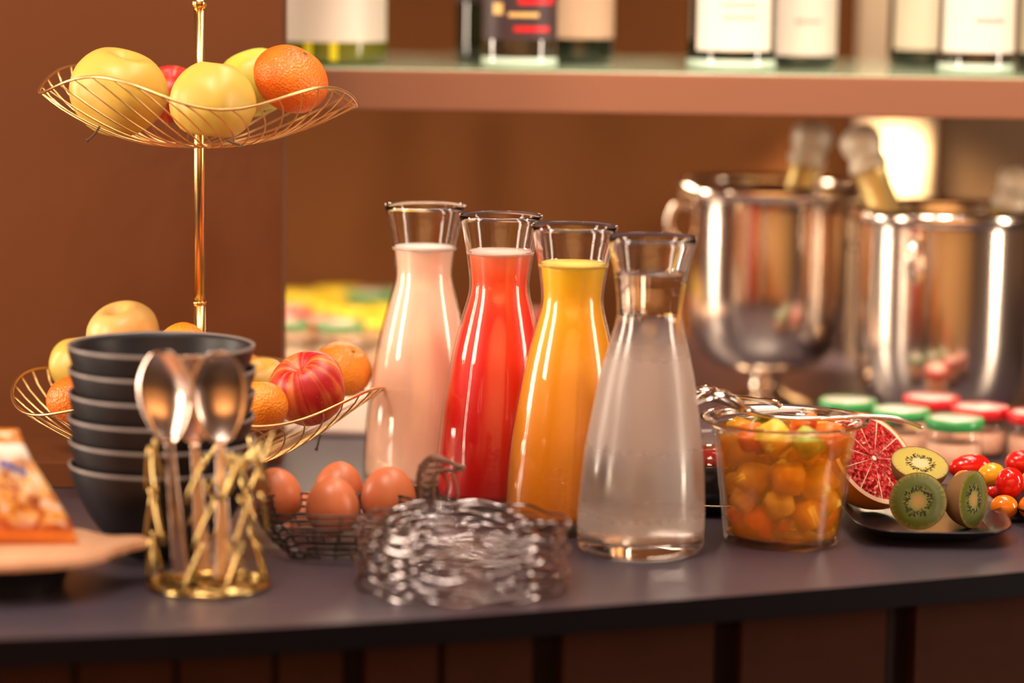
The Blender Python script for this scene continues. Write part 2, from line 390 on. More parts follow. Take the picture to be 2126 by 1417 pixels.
M_oj = zramp('orange_juice', [(0.0, (.60, .19, .003)), (.35, (.80, .30, .005)), (.7, (.92, .44, .008)), (.86, (.95, .60, .02))], sss=.25, sssr=(1, .5, .1), rough=.4, nvar=.02)  # brownish to yellow upward: light through the juice, put into its colour
M_foamp = plain('pink_foam', (.90, .58, .50), .7, bump=.4, bscale=400)
M_foamw = plain('pale_foam', (.95, .82, .74), .7, bump=.3, bscale=400)
M_foamo = plain('orange_foam', (.93, .62, .12), .7, bump=.3, bscale=400)
M_water = glass('drinking_water', (1, 1, 1), 0, 1.33)
# condensation-frosted glass for the water carafe
M_frost, nt, b = newmat('condensation_glass'); L = nt.links
b.inputs['Transmission Weight'].default_value = 1; b.inputs['IOR'].default_value = 1.45; b.inputs['Base Color'].default_value = (1, .97, .95, 1)
tc = N(nt, 'ShaderNodeTexCoord'); sp = N(nt, 'ShaderNodeSeparateXYZ'); L.new(tc.outputs['Object'], sp.inputs[0])
mr = N(nt, 'ShaderNodeMapRange'); mr.inputs[1].default_value = .150; mr.inputs[2].default_value = .178; mr.inputs[3].default_value = .34; mr.inputs[4].default_value = 0
L.new(sp.outputs[2], mr.inputs[0])
dz_ = N(nt, 'ShaderNodeMath', operation='DIVIDE'); dz_.inputs[1].default_value = .25; L.new(sp.outputs[2], dz_.inputs[0])
mr2 = N(nt, 'ShaderNodeValToRGB'); cr = mr2.color_ramp
st = [(.05, .05), (.085, .95), (.12, .85), (.17, .38), (.26, .34), (.36, .95), (1, 1)]
while len(cr.elements) < len(st): cr.elements.new(.5)
for e, (p, c) in zip(cr.elements, st): e.position = p; e.color = (c, c, c, 1)
L.new(dz_.outputs[0], mr2.inputs[0])
mp = N(nt, 'ShaderNodeMapping'); mp.inputs['Scale'].default_value = (1, 1, .18); L.new(tc.outputs['Object'], mp.inputs[0])
nz = N(nt, 'ShaderNodeTexNoise'); nz.inputs['Scale'].default_value = 160; nz.inputs['Detail'].default_value = 3; L.new(mp.outputs[0], nz.inputs['Vector'])
mr3 = N(nt, 'ShaderNodeMapRange'); mr3.inputs[1].default_value = .35; mr3.inputs[2].default_value = .65; mr3.inputs[3].default_value = .92; mr3.inputs[4].default_value = 1.08; L.new(nz.outputs[0], mr3.inputs[0])
m1 = N(nt, 'ShaderNodeMath', operation='MULTIPLY'); L.new(mr.outputs[0], m1.inputs[0]); L.new(mr2.outputs[0], m1.inputs[1])
m2 = N(nt, 'ShaderNodeMath', operation='MULTIPLY'); L.new(m1.outputs[0], m2.inputs[0]); L.new(mr3.outputs[0], m2.inputs[1])
L.new(m2.outputs[0], b.inputs['Roughness'])
df = N(nt, 'ShaderNodeBsdfTranslucent'); df.inputs[0].default_value = (1, .82, .74, 1)
dd_ = N(nt, 'ShaderNodeBsdfDiffuse'); dd_.inputs[0].default_value = (1, .82, .74, 1)
ms = N(nt, 'ShaderNodeMixShader'); ms.inputs[0].default_value = .6; L.new(df.outputs[0], ms.inputs[1]); L.new(dd_.outputs[0], ms.inputs[2])
mf = N(nt, 'ShaderNodeMath', operation='MULTIPLY'); mf.inputs[1].default_value = .80; L.new(m2.outputs[0], mf.inputs[0])
mo = N(nt, 'ShaderNodeMixShader'); L.new(mf.outputs[0], mo.inputs[0]); L.new(b.outputs[0], mo.inputs[1]); L.new(ms.outputs[0], mo.inputs[2])
L.new(mo.outputs[0], [q for q in nt.nodes if q.type == 'OUTPUT_MATERIAL'][0].inputs[0])
c1 = carafe(1328, 1140, .219, 'clear glass carafe of water misted with condensation, frontmost of the four', M_water, M_frost, 'water', -.0003, .020)
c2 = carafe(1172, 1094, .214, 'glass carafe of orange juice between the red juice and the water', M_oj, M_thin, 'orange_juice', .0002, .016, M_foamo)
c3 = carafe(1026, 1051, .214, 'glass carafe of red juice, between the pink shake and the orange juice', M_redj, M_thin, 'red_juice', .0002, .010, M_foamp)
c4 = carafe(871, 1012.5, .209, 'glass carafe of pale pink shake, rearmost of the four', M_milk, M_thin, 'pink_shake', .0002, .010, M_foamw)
for a, b_ in ((c1, c2), (c2, c3), (c3, c4)): print('carafe gap', round((a - b_).length - .1, 4), tuple(round(v, 3) for v in a))

# ================================================================== FRUIT
def fruit_bm(r, kind, seed=0):
    rnd = random.Random(seed); bm = bmesh.new()
    bmesh.ops.create_uvsphere(bm, u_segments=40, v_segments=28, radius=1)
    ph = rnd.random() * 6
    for v in bm.verts:
        x, y, z = v.co; a = math.atan2(y, x); s = math.hypot(x, y)
        if kind == 'apple':
            k = 1 + .035 * math.cos(5 * a + ph) * (s ** 2) * (1 if z < .3 else .5) + .04 * noise.noise(Vector((x, y, z)) * 1.1 + Vector((seed, 0, 0)))
            taper = 1 + .09 * z
            zz = z * .94
            zz -= .34 * math.exp(-(s / .26) ** 2) * (1 if z > 0 else 0)
            zz += .20 * math.exp(-(s / .22) ** 2) * (1 if z < 0 else 0)
            v.co = Vector((x * k * taper, y * k * taper, zz))
        else:
            k = 1 + .03 * noise.noise(Vector((x, y, z)) * 1.6 + Vector((seed, 0, 0)))
            zz = z * .84 - .10 * math.exp(-(s / .22) ** 2) * (1 if z > 0 else -0.5)
            k *= 1 + .012 * math.cos(9 * a + ph) * math.exp(-((s - .3) / .3) ** 2)
            v.co = Vector((x * k, y * k, zz))
        v.co *= r
    return bm
def citrus_mat(name, c1_, c2_):
    m, nt, b = newmat(name); L = nt.links
    tc = N(nt, 'ShaderNodeTexCoord')
    n = N(nt, 'ShaderNodeTexNoise'); n.inputs['Scale'].default_value = 25; L.new(tc.outputs['Object'], n.inputs['Vector'])
    r = N(nt, 'ShaderNodeValToRGB'); r.color_ramp.elements[0].position = .35; r.color_ramp.elements[1].position = .65
    r.color_ramp.elements[0].color = (*c1_, 1); r.color_ramp.elements[1].color = (*c2_, 1)
    L.new(n.outputs['Fac'], r.inputs[0]); L.new(r.outputs[0], b.inputs['Base Color'])
    v = N(nt, 'ShaderNodeTexVoronoi'); v.inputs['Scale'].default_value = 420; L.new(tc.outputs['Object'], v.inputs['Vector'])
    n2 = N(nt, 'ShaderNodeTexNoise'); n2.inputs['Scale'].default_value = 70; L.new(tc.outputs['Object'], n2.inputs['Vector'])
    ad = N(nt, 'ShaderNodeMath', operation='MULTIPLY_ADD'); ad.inputs[1].default_value = 1.6; L.new(n2.outputs['Fac'], ad.inputs[0]); L.new(v.outputs['Distance'], ad.inputs[2])
    bp = N(nt, 'ShaderNodeBump'); bp.inputs['Strength'].default_value = .55; bp.inputs['Distance'].default_value = .0012
    L.new(ad.outputs[0], bp.inputs['Height']); L.new(bp.outputs[0], b.inputs['Normal'])
    b.inputs['Roughness'].default_value = .34; b.inputs['Subsurface Weight'].default_value = .15; b.inputs['Subsurface Scale'].default_value = .01
    return m
def apple_mat(name, base, blush, amount, stripes=False, speck=(.8, .7, .5)):
    m, nt, b = newmat(name); L = nt.links
    tc = N(nt, 'ShaderNodeTexCoord'); mp = N(nt, 'ShaderNodeMapping'); L.new(tc.outputs['Object'], mp.inputs[0])
    if stripes:
        gr = N(nt, 'ShaderNodeTexGradient', gradient_type='RADIAL'); L.new(tc.outputs['Object'], gr.inputs[0])
        n = N(nt, 'ShaderNodeTexNoise', noise_dimensions='1D'); n.inputs['Scale'].default_value = 14; n.inputs['Detail'].default_value = 4
        L.new(gr.outputs['Fac'], n.inputs['W'])
        n3 = N(nt, 'ShaderNodeTexNoise'); n3.inputs['Scale'].default_value = 30; n3.inputs['Detail'].default_value = 4; L.new(tc.outputs['Object'], n3.inputs['Vector'])
        mm = N(nt, 'ShaderNodeMath', operation='MULTIPLY_ADD'); mm.inputs[1].default_value = .45; L.new(n3.outputs['Fac'], mm.inputs[0]); 
        m4 = N(nt, 'ShaderNodeMath', operation='MULTIPLY'); m4.inputs[1].default_value = .62; L.new(n.outputs['Fac'], m4.inputs[0]); L.new(m4.outputs[0], mm.inputs[2]); src = mm.outputs[0]
    else:
        n = N(nt, 'ShaderNodeTexNoise'); n.inputs['Scale'].default_value = 14; n.inputs['Detail'].default_value = 3; L.new(mp.outputs[0], n.inputs['Vector']); src = n.outputs['Fac']
    r = N(nt, 'ShaderNodeValToRGB'); r.color_ramp.elements[0].position = max(0, .62 - amount * .35 - .1); r.color_ramp.elements[1].position = min(1, .62 - amount * .35 + .12)
    r.color_ramp.elements[0].color = (*base, 1); r.color_ramp.elements[1].color = (*blush, 1)
    L.new(src, r.inputs[0])
    v = N(nt, 'ShaderNodeTexVoronoi'); v.inputs['Scale'].default_value = 190; L.new(tc.outputs['Object'], v.inputs['Vector'])
    lt = N(nt, 'ShaderNodeMath', operation='LESS_THAN'); lt.inputs[1].default_value = .09; L.new(v.outputs['Distance'], lt.inputs[0])
    mu = N(nt, 'ShaderNodeMath', operation='MULTIPLY'); mu.inputs[1].default_value = .35; L.new(lt.outputs[0], mu.inputs[0])
    mx = N(nt, 'ShaderNodeMixRGB'); mx.inputs[2].default_value = (*speck, 1); L.new(mu.outputs[0], mx.inputs[0]); L.new(r.outputs[0], mx.inputs[1])
    L.new(mx.outputs[0], b.inputs['Base Color'])
    b.inputs['Roughness'].default_value = .38; b.inputs['Subsurface Weight'].default_value = .12; b.inputs['Subsurface Scale'].default_value = .01
    return m
M_yapple = apple_mat('yellow_apple_skin', (.72, .45, .085), (.64, .44, .08), .3, speck=(.35, .25, .05))
M_papple = apple_mat('pale_yellow_apple_skin', (.76, .48, .15), (.78, .42, .12), .4, speck=(.55, .35, .1))
M_gapple = apple_mat('green_apple_skin', (.55, .56, .07), (.62, .60, .12), .4, speck=(.7, .7, .3))
M_rapple = apple_mat('striped_red_apple_skin', (.78, .27, .06), (.46, .012, .018), .42, stripes=True, speck=(.9, .55, .3))
M_rapple2 = apple_mat('red_apple_skin', (.80, .16, .07), (.55, .02, .02), .5, stripes=True, speck=(.9, .5, .3))
M_mand = citrus_mat('mandarin_peel', (.86, .15, .012), (.90, .22, .02))
M_oran = citrus_mat('orange_peel', (.86, .26, .015), (.90, .33, .03))
FR = 'fruit in the two gold wire baskets'
def fruit(kind, name, label, px, py, rpx, Y, mat, axis=(0, 0, 1), seed=0, stem=True, sy=1.0, group=FR):
    c = aty(px, py, Y); r = rpx / sc(Y)
    t = thing(name, label, name if name in ('apple', 'orange') else 'mandarin', c, align(axis, seed), group)
    obj('skin', fruit_bm(r, kind, seed), mat, t)
    if kind == 'apple':
        if stem: obj('stem', tube(smooth_path([(0, 0, r * .60), (r * .02, 0, r * .75), (r * .07, 0, r * .98)], 3), [.0011] * 6 + [.0017], 7), M_stem, t)
        obj('calyx', lathe([(0, -r * .74), (r * .07, -r * .78), (r * .03, -r * .84), (0, -r * .8)], 10), M_stem, t)
    else:
        obj('stem_button', lathe([(0, r * .71), (r * .07, r * .73), (r * .05, r * .79), (0, r * .80)], 10), plain('green_button', (.16, .13, .03), .8), t)
    return t
YS = 2.39
# upper basket
fruit('apple', 'apple', 'big yellow apple at the left of the upper basket', 244, 192, 100, YS - .008, M_yapple, (.25, -.15, .95), 3, stem=False)
fruit('apple', 'apple', 'yellow apple in front of the gold pole in the upper basket', 441, 208, 89, YS - .047, M_yapple, (-.1, -.05, -1), 8, stem=False)
fruit('apple', 'apple', 'small red apple showing between the two yellow apples, upper basket', 357, 196, 62, YS + .055, M_rapple2, (.1, -.4, .9), 5, stem=False)
fruit('apple', 'apple', 'green apple peeping out behind the mandarin in the upper basket', 528, 172, 76, YS + .050, M_gapple, (-.35, .2, .9), 6, stem=False)
fruit('mandarin', 'mandarin', 'deep orange mandarin at the right of the upper basket', 604, 164, 80, YS + .0, M_mand, (.45, -.1, .8), 11)
# lower basket
fruit('apple', 'apple', 'pale yellow bruised apple on top of the lower basket, above the black bowls', 258, 696, 76, YS + .02, M_papple, (-.2, -.3, .9), 13, stem=False)
fruit('mandarin', 'mandarin', 'orange mandarin with a green button just left of the pole, behind the bowls', 376, 728, 62, YS - .02, M_oran, (-.75, -.5, .5), 14)
fruit('apple', 'apple', 'yellow apple at the far left of the lower basket', 170, 758, 68, YS + .05, M_yapple, (-.1, .2, 1), 15, stem=False)
fruit('mandarin', 'mandarin', 'red-orange mandarin low at the left end of the lower basket', 158, 830, 62, YS - .04, M_mand, (0, .3, 1), 16)
fruit('apple', 'apple', 'red striped apple at the right of the lower basket', 640, 808, 82, YS - .035, M_rapple, (-.3, -.42, .85), 17, stem=False)
fruit('mandarin', 'mandarin', 'glossy orange mandarin behind the red striped apple', 712, 766, 63, YS + .06, M_oran, (.45, -.3, .8), 18)
fruit('mandarin', 'mandarin', 'smooth orange mandarin half hidden by the bowls, left of the red striped apple', 536, 842, 64, YS - .085, M_oran, (0, .2, 1), 19)
fruit('apple', 'apple', 'yellow-green apple wedged behind the red striped apple', 545, 795, 56, YS + .05, M_yapple, (0, -.3, 1), 20, stem=False)
fruit('mandarin', 'mandarin', 'orange mandarin peeping over the right rim of the bowl stack', 500, 775, 55, YS + .10, M_oran, (0, .2, 1), 21)

# ------------------------------------------------------------------ two-tier basket stand
sx = aty(414, 400, YS).x
stand = thing('fruit_stand', 'two-tier gold wire fruit stand with a central pole, holding apples and mandarins', 'fruit stand', (sx, YS, Z0))
def zof(py, Y=YS, px=414): return aty(px, py, Y).z - Z0
ztop = zof(18); zmid = zof(628)
obj('pole', tube([(0, 0, .006), (0, 0, zmid)], .0052, 20), M_gold, stand)
obj('pole', tube([(0, 0, zmid + .0004), (0, 0, ztop)], .0047, 20), M_gold, stand)
obj('pole_joint', lathe([(.0047, zmid - .001), (.0056, zmid - .001), (.0056, zmid + .0012), (.0047, zmid + .0012)], 24), M_gold, stand)
kz = ztop
obj('finial', lathe(smooth_prof([(0, kz - .001), (.0045, kz), (.0062, kz + .003), (.0062, kz + .006), (.004, kz + .0095), (.0055, kz + .0115), (.0055, kz + .014), (.0038, kz + .0155), (.0075, kz + .022), (.0085, kz + .03), (.006, kz + .038), (0, kz + .041)], 4), 28), M_gold, stand)
obj('foot', lathe([(0, 0), (.055, 0), (.055, .003), (.05, .005), (.008, .007), (.0055, .012), (0, .012)], 40), M_gold, stand)
def basket(name, R0, R2, zr, zb, amp, ph, tilt, nr, swirl, hubr=.010, k4=4, pw=2.4):
    b = obj(name, lathe([(.005, zb - .001), (hubr, zb - .001), (hubr, zb + .002), (.005, zb + .002)], 24, closed=True), M_goldwire, stand)
    def rr(a): return R0 + R2 * math.cos(2 * a)
    def rz(a): return zr + amp * math.cos(k4 * (a - ph)) - tilt * math.cos(a) * R0
    rim = [(rr(2 * PI * i / 140) * math.cos(2 * PI * i / 140), rr(2 * PI * i / 140) * math.sin(2 * PI * i / 140), rz(2 * PI * i / 140)) for i in range(140)]
    obj('rim_wire', tube(rim, .00125, 8, closed=True), M_goldwire, b)
    for i in range(nr):
        a = 2 * PI * i / nr; pts = []
        for j in range(15):
            t = j / 14; ang = a + swirl * (t ** .8)
            r = rr(a) * (1 - t) + hubr * t
            q = 1 - (r - hubr) / (rr(a) - hubr)
            z = zb + (rz(a) - zb) * ((1 - q) ** pw)
            pts.append((r * math.cos(ang), r * math.sin(ang), z))
        e = Vector((rr(a) * math.cos(a), rr(a) * math.sin(a), rz(a) + .0006)) ; 
        obj('rib_wire', tube([e] + pts, .00072, 6), M_goldwire, b)
    return b
basket('upper_basket', .1285, .004, zof(182), zof(303), .0098, math.radians(148), .042, 40, math.radians(38))
basket('lower_basket', .1465, .011, zof(810), zof(968), .0095, math.radians(163), -.004, 44, math.radians(38), pw=1.95)
# drooping stems caught in the wires
for nm, pts, Y in (('dry_stem', [(207, 262), (198, 276), (186, 288), (180, 292)], YS - .08), ('dry_stem', [(470, 291), (484, 297), (497, 300), (503, 305)], YS - .07), ('dry_stem', [(665, 902), (662, 912), (659, 925), (656, 934)], YS)):
    p = [aty(a, b_, Y) for a, b_ in pts]; o0 = p[0].copy(); rel = [q - o0 for q in p]
    o = obj(nm, tube(smooth_path(rel, 3), [.0010] * 8 + [.0016, .0018], 6), M_stem, None, True, o0)
    where = {207: 'under the left of the upper basket', 470: 'under the middle of the upper basket', 665: 'under the right of the lower basket'}[pts[0][0]]
    tag(o, 'brown dry apple stem hanging ' + where, 'stem')

# ================================================================== BOWL STACK
bc = atz(337, 1150, 0)
prof_o = smooth_prof([(.028, 0), (.0300, .003), (.040, .012), (.0545, .030), (.0635, .047), (.0688, .061), (.0712, .0705)], 4)
def bowl_bm():
    inn = [(max(r - .0028, 0.001), z + .003) for r, z in prof_o[:-2]]
    p = [(0, .002), (.022, .002), (.024, 0)] + prof_o + [(.0716, .0722), (.0704, .0730), (.0690, .0715)] + inn[::-1] + [(0, inn[0][1] + .001)]
    bm = lathe(p, 64)
    for f in bm.faces:
        c = f.calc_center_median()
        f.material_index = 1 if c.z > .0700 and math.hypot(c.x, c.y) > .0688 else 0
    return bm
names = ['bottom', 'second from the bottom', 'third from the bottom', 'fourth from the bottom', 'second from the top', 'topmost']
bmesh0 = None
for k in range(6):
    if k == 0:
        o = obj('bowl', bowl_bm(), None, None, mats=[M_bowl, M_bowlrim]); bmesh0 = o.data
    else:
        o = bpy.data.objects.new('bowl', bmesh0); COL.objects.link(o)
    o.location = (bc.x + .0006 * math.sin(k * 2.1), bc.y, Z0 + .0004 + k * .0182)
    tag(o, f'black stoneware bowl, {names[k]} of the stack of six', 'bowl', 'stacked black bowls')

# ================================================================== CUTLERY
def cutlery_bm(path, width, cup, thick=.0012, nu=8, axis=Vector((0, 1, 0)), up=Vector((0, 0, 1))):
    """sheet swept along a path; width and cupping vary; closed by a second shell"""
    bm = bmesh.new(); n = len(path); top = []; bot = []
    for i, p in enumerate(path):
        t = (path[min(i + 1, n - 1)] - path[max(i - 1, 0)]).normalized()
        side = t.cross(up)
        if side.length < .01: side = axis.copy()
        side.normalize(); nn = side.cross(t).normalized()
        A = []; B = []
        for j in range(nu + 1):
            u = -1 + 2 * j / nu
            q = p + side * (u * width[i]) - nn * (cup[i] * (1 - u * u))
            A.append(bm.verts.new(q + nn * thick / 2)); B.append(bm.verts.new(q - nn * thick / 2))
        top.append(A); bot.append(B)
    for i in range(n - 1):
        for j in range(nu):
            bm.faces.new((top[i][j], top[i + 1][j], top[i + 1][j + 1], top[i][j + 1]))
            bm.faces.new((bot[i][j + 1], bot[i + 1][j + 1], bot[i + 1][j], bot[i][j]))
        bm.faces.new((top[i][0], bot[i][0], bot[i + 1][0], top[i + 1][0]))
        bm.faces.new((top[i][nu], top[i + 1][nu], bot[i + 1][nu], bot[i][nu]))
    bm.faces.new([top[0][j] for j in range(nu + 1)] + [bot[0][j] for j in range(nu, -1, -1)])
    bm.faces.new([top[-1][j] for j in range(nu + 1)][::-1] + [bot[-1][j] for j in range(nu, -1, -1)][::-1])
    bmesh.ops.recalc_face_normals(bm, faces=bm.faces); return bm
def spoon_parts(t, pts, bowl_len, bw, depth, up, mat, hw=(.0028, .0065), sub=5, flip=1, fork=False):
    """pts from the bowl tip to the handle end in world space relative to t"""
    path = smooth_path(pts, sub); d = [0]
    for a, b_ in zip(path[:-1], path[1:]): d.append(d[-1] + (b_ - a).length)
    Lt = d[-1]; nb = next(i for i, v in enumerate(d) if v >= bowl_len)
    width = []; cup = []
    for i, v in enumerate(d):
        if v <= bowl_len:
            s = v / bowl_len; e = math.sin(PI * min(1, s * .93 + .04)) ** .62 * (1 - .18 * s)
            width.append(max(bw * e, hw[0])); cup.append(depth * math.sin(PI * s) ** .8 * flip)
        else:
            s = (v - bowl_len) / (Lt - bowl_len); width.append(hw[0] + (hw[1] - hw[0]) * s ** 1.5); cup.append(0)
    width[0] = bw * .25
    A = cutlery_bm(path[:nb + 1], width[:nb + 1], cup[:nb + 1], up=up)
    obj('spoon_bowl', A, mat, t)
    obj('handle', cutlery_bm(path[nb:], width[nb:], cup[nb:], .0030, up=up), mat, t)

# ------------------------------------------------------------------ gold twig holder with spoons
hc = atz(434, 1216, 0); HR = .0435; HH = .104
hold = thing('cutlery_holder', 'open gold lattice holder of slanted rods, with spoons standing in it', 'holder', (hc.x, hc.y, Z0))
obj('base_ring', tube([(HR * math.cos(2 * PI * i / 48), HR * math.sin(2 * PI * i / 48), .0025) for i in range(48)], .0024, 8, closed=True), M_palegold, hold)
obj('base_plate', lathe([(0, .0008), (HR, .0008), (HR, .0022), (0, .0022)], 48), M_palegold, hold)
rnd = random.Random(4)
for tier in range(3):
    z0 = .004 + tier * .0335
    for i in range(10):
        a = 2 * PI * (i + .25 * (tier % 2)) / 10 + rnd.uniform(-.04, .04)
        side = math.sin(a)
        da = .34 if i % 3 else -.46
        r0 = HR + (.0012 if da > 0 else -.0016)
        zt = z0 + .034 + rnd.uniform(-.001, .003)
        pts = [((r0 + .002 * (.5 - s)) * math.cos(a + da * s), (r0 + .002 * (.5 - s)) * math.sin(a + da * s), z0 + (zt - z0) * s) for s in (0, .25, .5, .75, 1)]
        obj('rod', tube(pts, .0016, 8), M_palegold, hold)
for a in (math.radians(-35), math.radians(-28), math.radians(20)):
    obj('rod', tube([(HR * .75 * math.cos(a - .7), HR * .75 * math.sin(a - .7), .07), ((HR + .004) * math.cos(a), (HR + .004) * math.sin(a), .112)], .0021, 8), M_palegold, hold)
M_spoon = plain('standing_spoon_steel', (.72, .54, .46), .2, 1.0)
def standing(px_t, py_t, px_b, Yt, Yb, label, face=0.0):
    tip = aty(px_t, py_t, Yt); end = Vector((hc.x + (px_b - 434) / 2846, Yb, Z0 + .006))
    mid = end.lerp(tip, .55); neck = end.lerp(tip, .60)
    t = thing('spoon', label, 'spoon', end, (0, 0, 0), 'spoons standing in the gold holder')
    P = [tip - end, tip.lerp(neck, .33) - end + Vector((0, .002, 0)), tip.lerp(neck, .66) - end + Vector((0, .002, 0)), neck - end, mid - end, end.lerp(tip, .25) - end, Vector((0, 0, 0))]
    up = Vector((math.sin(face), -math.cos(face), .05))
    spoon_parts(t, P, (tip - neck).length, .0240, .0085, up, M_spoon, (.003, .007), 5)
standing(336, 728, 380, hc.y - .008, hc.y - .012, 'large steel spoon standing bowl up at the left of the gold holder', -.25)
standing(452, 730, 470, hc.y - .004, hc.y - .016, 'large steel spoon standing bowl up at the right of the gold holder', .22)
standing(392, 738, 420, hc.y + .016, hc.y + .01, 'steel spoon standing behind the two front spoons in the gold holder', 0.0)

# ================================================================== STACKED CHROME WIRE COILS
gc = atz(960, 1213, 0)
M_chrome = plain('chrome_wire', (0.38, 0.34, 0.35), 0.10, 1.0)
def coil_bm(ph, turns=2, r0=.040, r1=.074):
    pts = []; n = turns * 60
    for i in range(n + 1):
        t = i / n; a = 2 * PI * turns * t + ph
        r = r0 + (r1 - r0) * t + .0005 * math.sin(7 * a); pts.append((r * math.cos(a), r * math.sin(a), .0022 + .0010 * math.cos(7 * a + ph) + .0010 * t))
    return tube(pts, .0010, 7)
def ring_bm(r1=.0775):
    return tube([((r1 + .0004 * math.cos(9 * 2 * PI * i / 192)) * math.cos(2 * PI * i / 192), (r1 + .0004 * math.cos(9 * 2 * PI * i / 192)) * math.sin(2 * PI * i / 192), .0026 + .0014 * math.sin(11 * 2 * PI * i / 192)) for i in range(192)], .0012, 7, closed=True)
dn = ['bottom one', 'second from the bottom', 'third from the bottom', 'third from the top', 'second from the top', 'topmost one']
cmesh = rmesh = None
for k in range(6):
    t = thing('wire_trivet', f'round chrome wire trivet, {dn[k]} of the sparkling stack', 'trivet', (gc.x + rnd.uniform(-.003, .003), gc.y + rnd.uniform(-.001, .001), Z0 + .0003 + k * .0088), (0, 0, rnd.uniform(0, 6.2)), 'stacked chrome wire trivets')
    if k == 0:
        o1 = obj('coil', coil_bm(0), M_chrome, t); o2 = obj('outer_ring', ring_bm(), M_chrome, t); cmesh, rmesh = o1.data, o2.data
    else:
        for nm, me in (('coil', cmesh), ('outer_ring', rmesh)):
            q_ = bpy.data.objects.new(nm, me); COL.objects.link(q_); q_.parent = t
    for j in range(3):
        a = 2 * PI * j / 3 + .3
        obj('spoke', tube([(.038 * math.cos(a), .038 * math.sin(a), .0042), (.078 * math.cos(a), .078 * math.sin(a), .0042)], .0008, 6), M_chrome, t)

# ================================================================== EGGS AND WIRE HEN
M_egg = plain('brown_eggshell', (.60, .17, .07), .38, sss=.15, bump=.05, bscale=500, var=.1, vscale=40)
def egg(px, py, hw, Y, label, axis=(0, 0, 1)):
    c = aty(px, py, Y); r = hw / sc(Y); bm = bmesh.new()
    bmesh.ops.create_uvsphere(bm, u_segments=32, v_segments=24, radius=r)
    for v in bm.verts:
        z = v.co.z / r; v.co.z *= 1.15 if z > 0 else 1.04
        k = 1 - .06 * z; v.co.x *= k; v.co.y *= k
    o = obj('egg', bm, M_egg, None, True, c); o.rotation_euler = align(axis)
    tag(o, label, 'egg', 'brown eggs in the wire hen'); return o
egg(573, 1032, 56, 2.21, 'brown egg at the left end of the wire hen basket, beside the gold holder', (-.05, -.2, 1))
egg(690, 1052, 57, 2.175, 'brown egg in front of another in the middle of the wire hen basket', (.0, -.35, 1))
egg(703, 1016, 52, 2.232, 'brown egg at the back of the wire hen basket, behind the middle egg', (.1, .1, 1))
egg(806, 1033, 59, 2.215, 'brown egg at the right of the basket, next to the hen head', (.0, -.1, 1))
egg(640, 1075, 50, 2.262, 'brown egg low at the rear of the wire hen, between others', (.2, .1, 1))
ec = atz(700, 1150, 0)
hen = thing('egg_basket', 'dark wire egg basket shaped like a hen, its head and beak at the right', 'egg basket', (ec.x, ec.y, Z0))
for k in range(8):
    z = .0025 + k * .0052; f = .62 + .38 * math.sin(min(1, k / 6) * PI / 2)
    pts = [(.062 * f * math.cos(a), .052 * f * math.sin(a), z + .0012 * math.sin(3 * a)) for a in [2 * PI * i / 56 for i in range(56)]]
    obj('ring_wire', tube(pts, .0011, 6, closed=True), M_blackwire, hen)
for i in range(20):
    a = 2 * PI * i / 20; pts = []
    for k in range(6):
        t = k / 5; f = .62 + .38 * math.sin(min(1, t * 7 / 6) * PI / 2)
        pts.append((.0615 * f * math.cos(a + .1 * t), .0515 * f * math.sin(a + .1 * t), .0025 + t * .0364))
    obj('upright_wire', tube(pts, .0009, 6), M_blackwire, hen)
for r_ in (.2, .4): obj('floor_wire', tube([(.062 * r_ * math.cos(a), .052 * r_ * math.sin(a), .0015) for a in [2 * PI * i / 40 for i in range(40)]], .001, 6, closed=True), M_blackwire, hen)
YH = ec.y
def hp(px, py, dy=0): return aty(px, py, YH + dy) - Vector((ec.x, ec.y, Z0))
for dy in (-.007, 0, .007):
    s = abs(dy) * 700
    pts = [hp(876 , 1070, dy), hp(870 + s * .4, 1020, dy), hp(868 + s, 985, dy), hp(880 + s, 958 + s, dy), hp(903, 945 + s, dy), hp(930, 955 + s, dy), hp(952, 966 + s*.3, dy * .4), hp(964, 970, 0), hp(948, 977, dy * .5), hp(920, 976 - s * .3, dy), hp(902, 990, dy), hp(900, 1020, dy), hp(904, 1068, dy)]
    obj('head_wire', tube(smooth_path(pts, 4), .0013, 7), M_brownwire, hen)
for py_, w_ in ((962, 8), (975, 9), (990, 10), (1006, 10), (1022, 10), (1038, 10), (1052, 10)):
    a0 = hp(870, py_); b0 = hp(903 if py_ > 980 else 925, py_)
    m_ = (a0 + b0) / 2; rx = (b0.x - a0.x) / 2
    obj('neck_coil', tube([(m_.x + rx * math.cos(2 * PI * i / 20), m_.y + .008 * math.sin(2 * PI * i / 20), m_.z + .0015 * math.cos(2 * PI * i / 20)) for i in range(20)], .0009, 6, closed=True), M_brownwire, hen)
obj('beak', tube([hp(945, 971), hp(955, 969), hp(967, 970)], [.0034, .0028, .0008], 8), M_brownwire, hen)
pts = [hp(936, 976), hp(945, 1000), hp(950, 1030), hp(949, 1062)]
obj('wattle_wire', tube(smooth_path(pts, 4), .0011, 6), M_brownwire, hen)
pts = [hp(915, 978), hp(930, 1000), hp(925, 1030), hp(915, 1060)]
obj('wattle_wire', tube(smooth_path(pts, 4), .0011, 6), M_brownwire, hen)

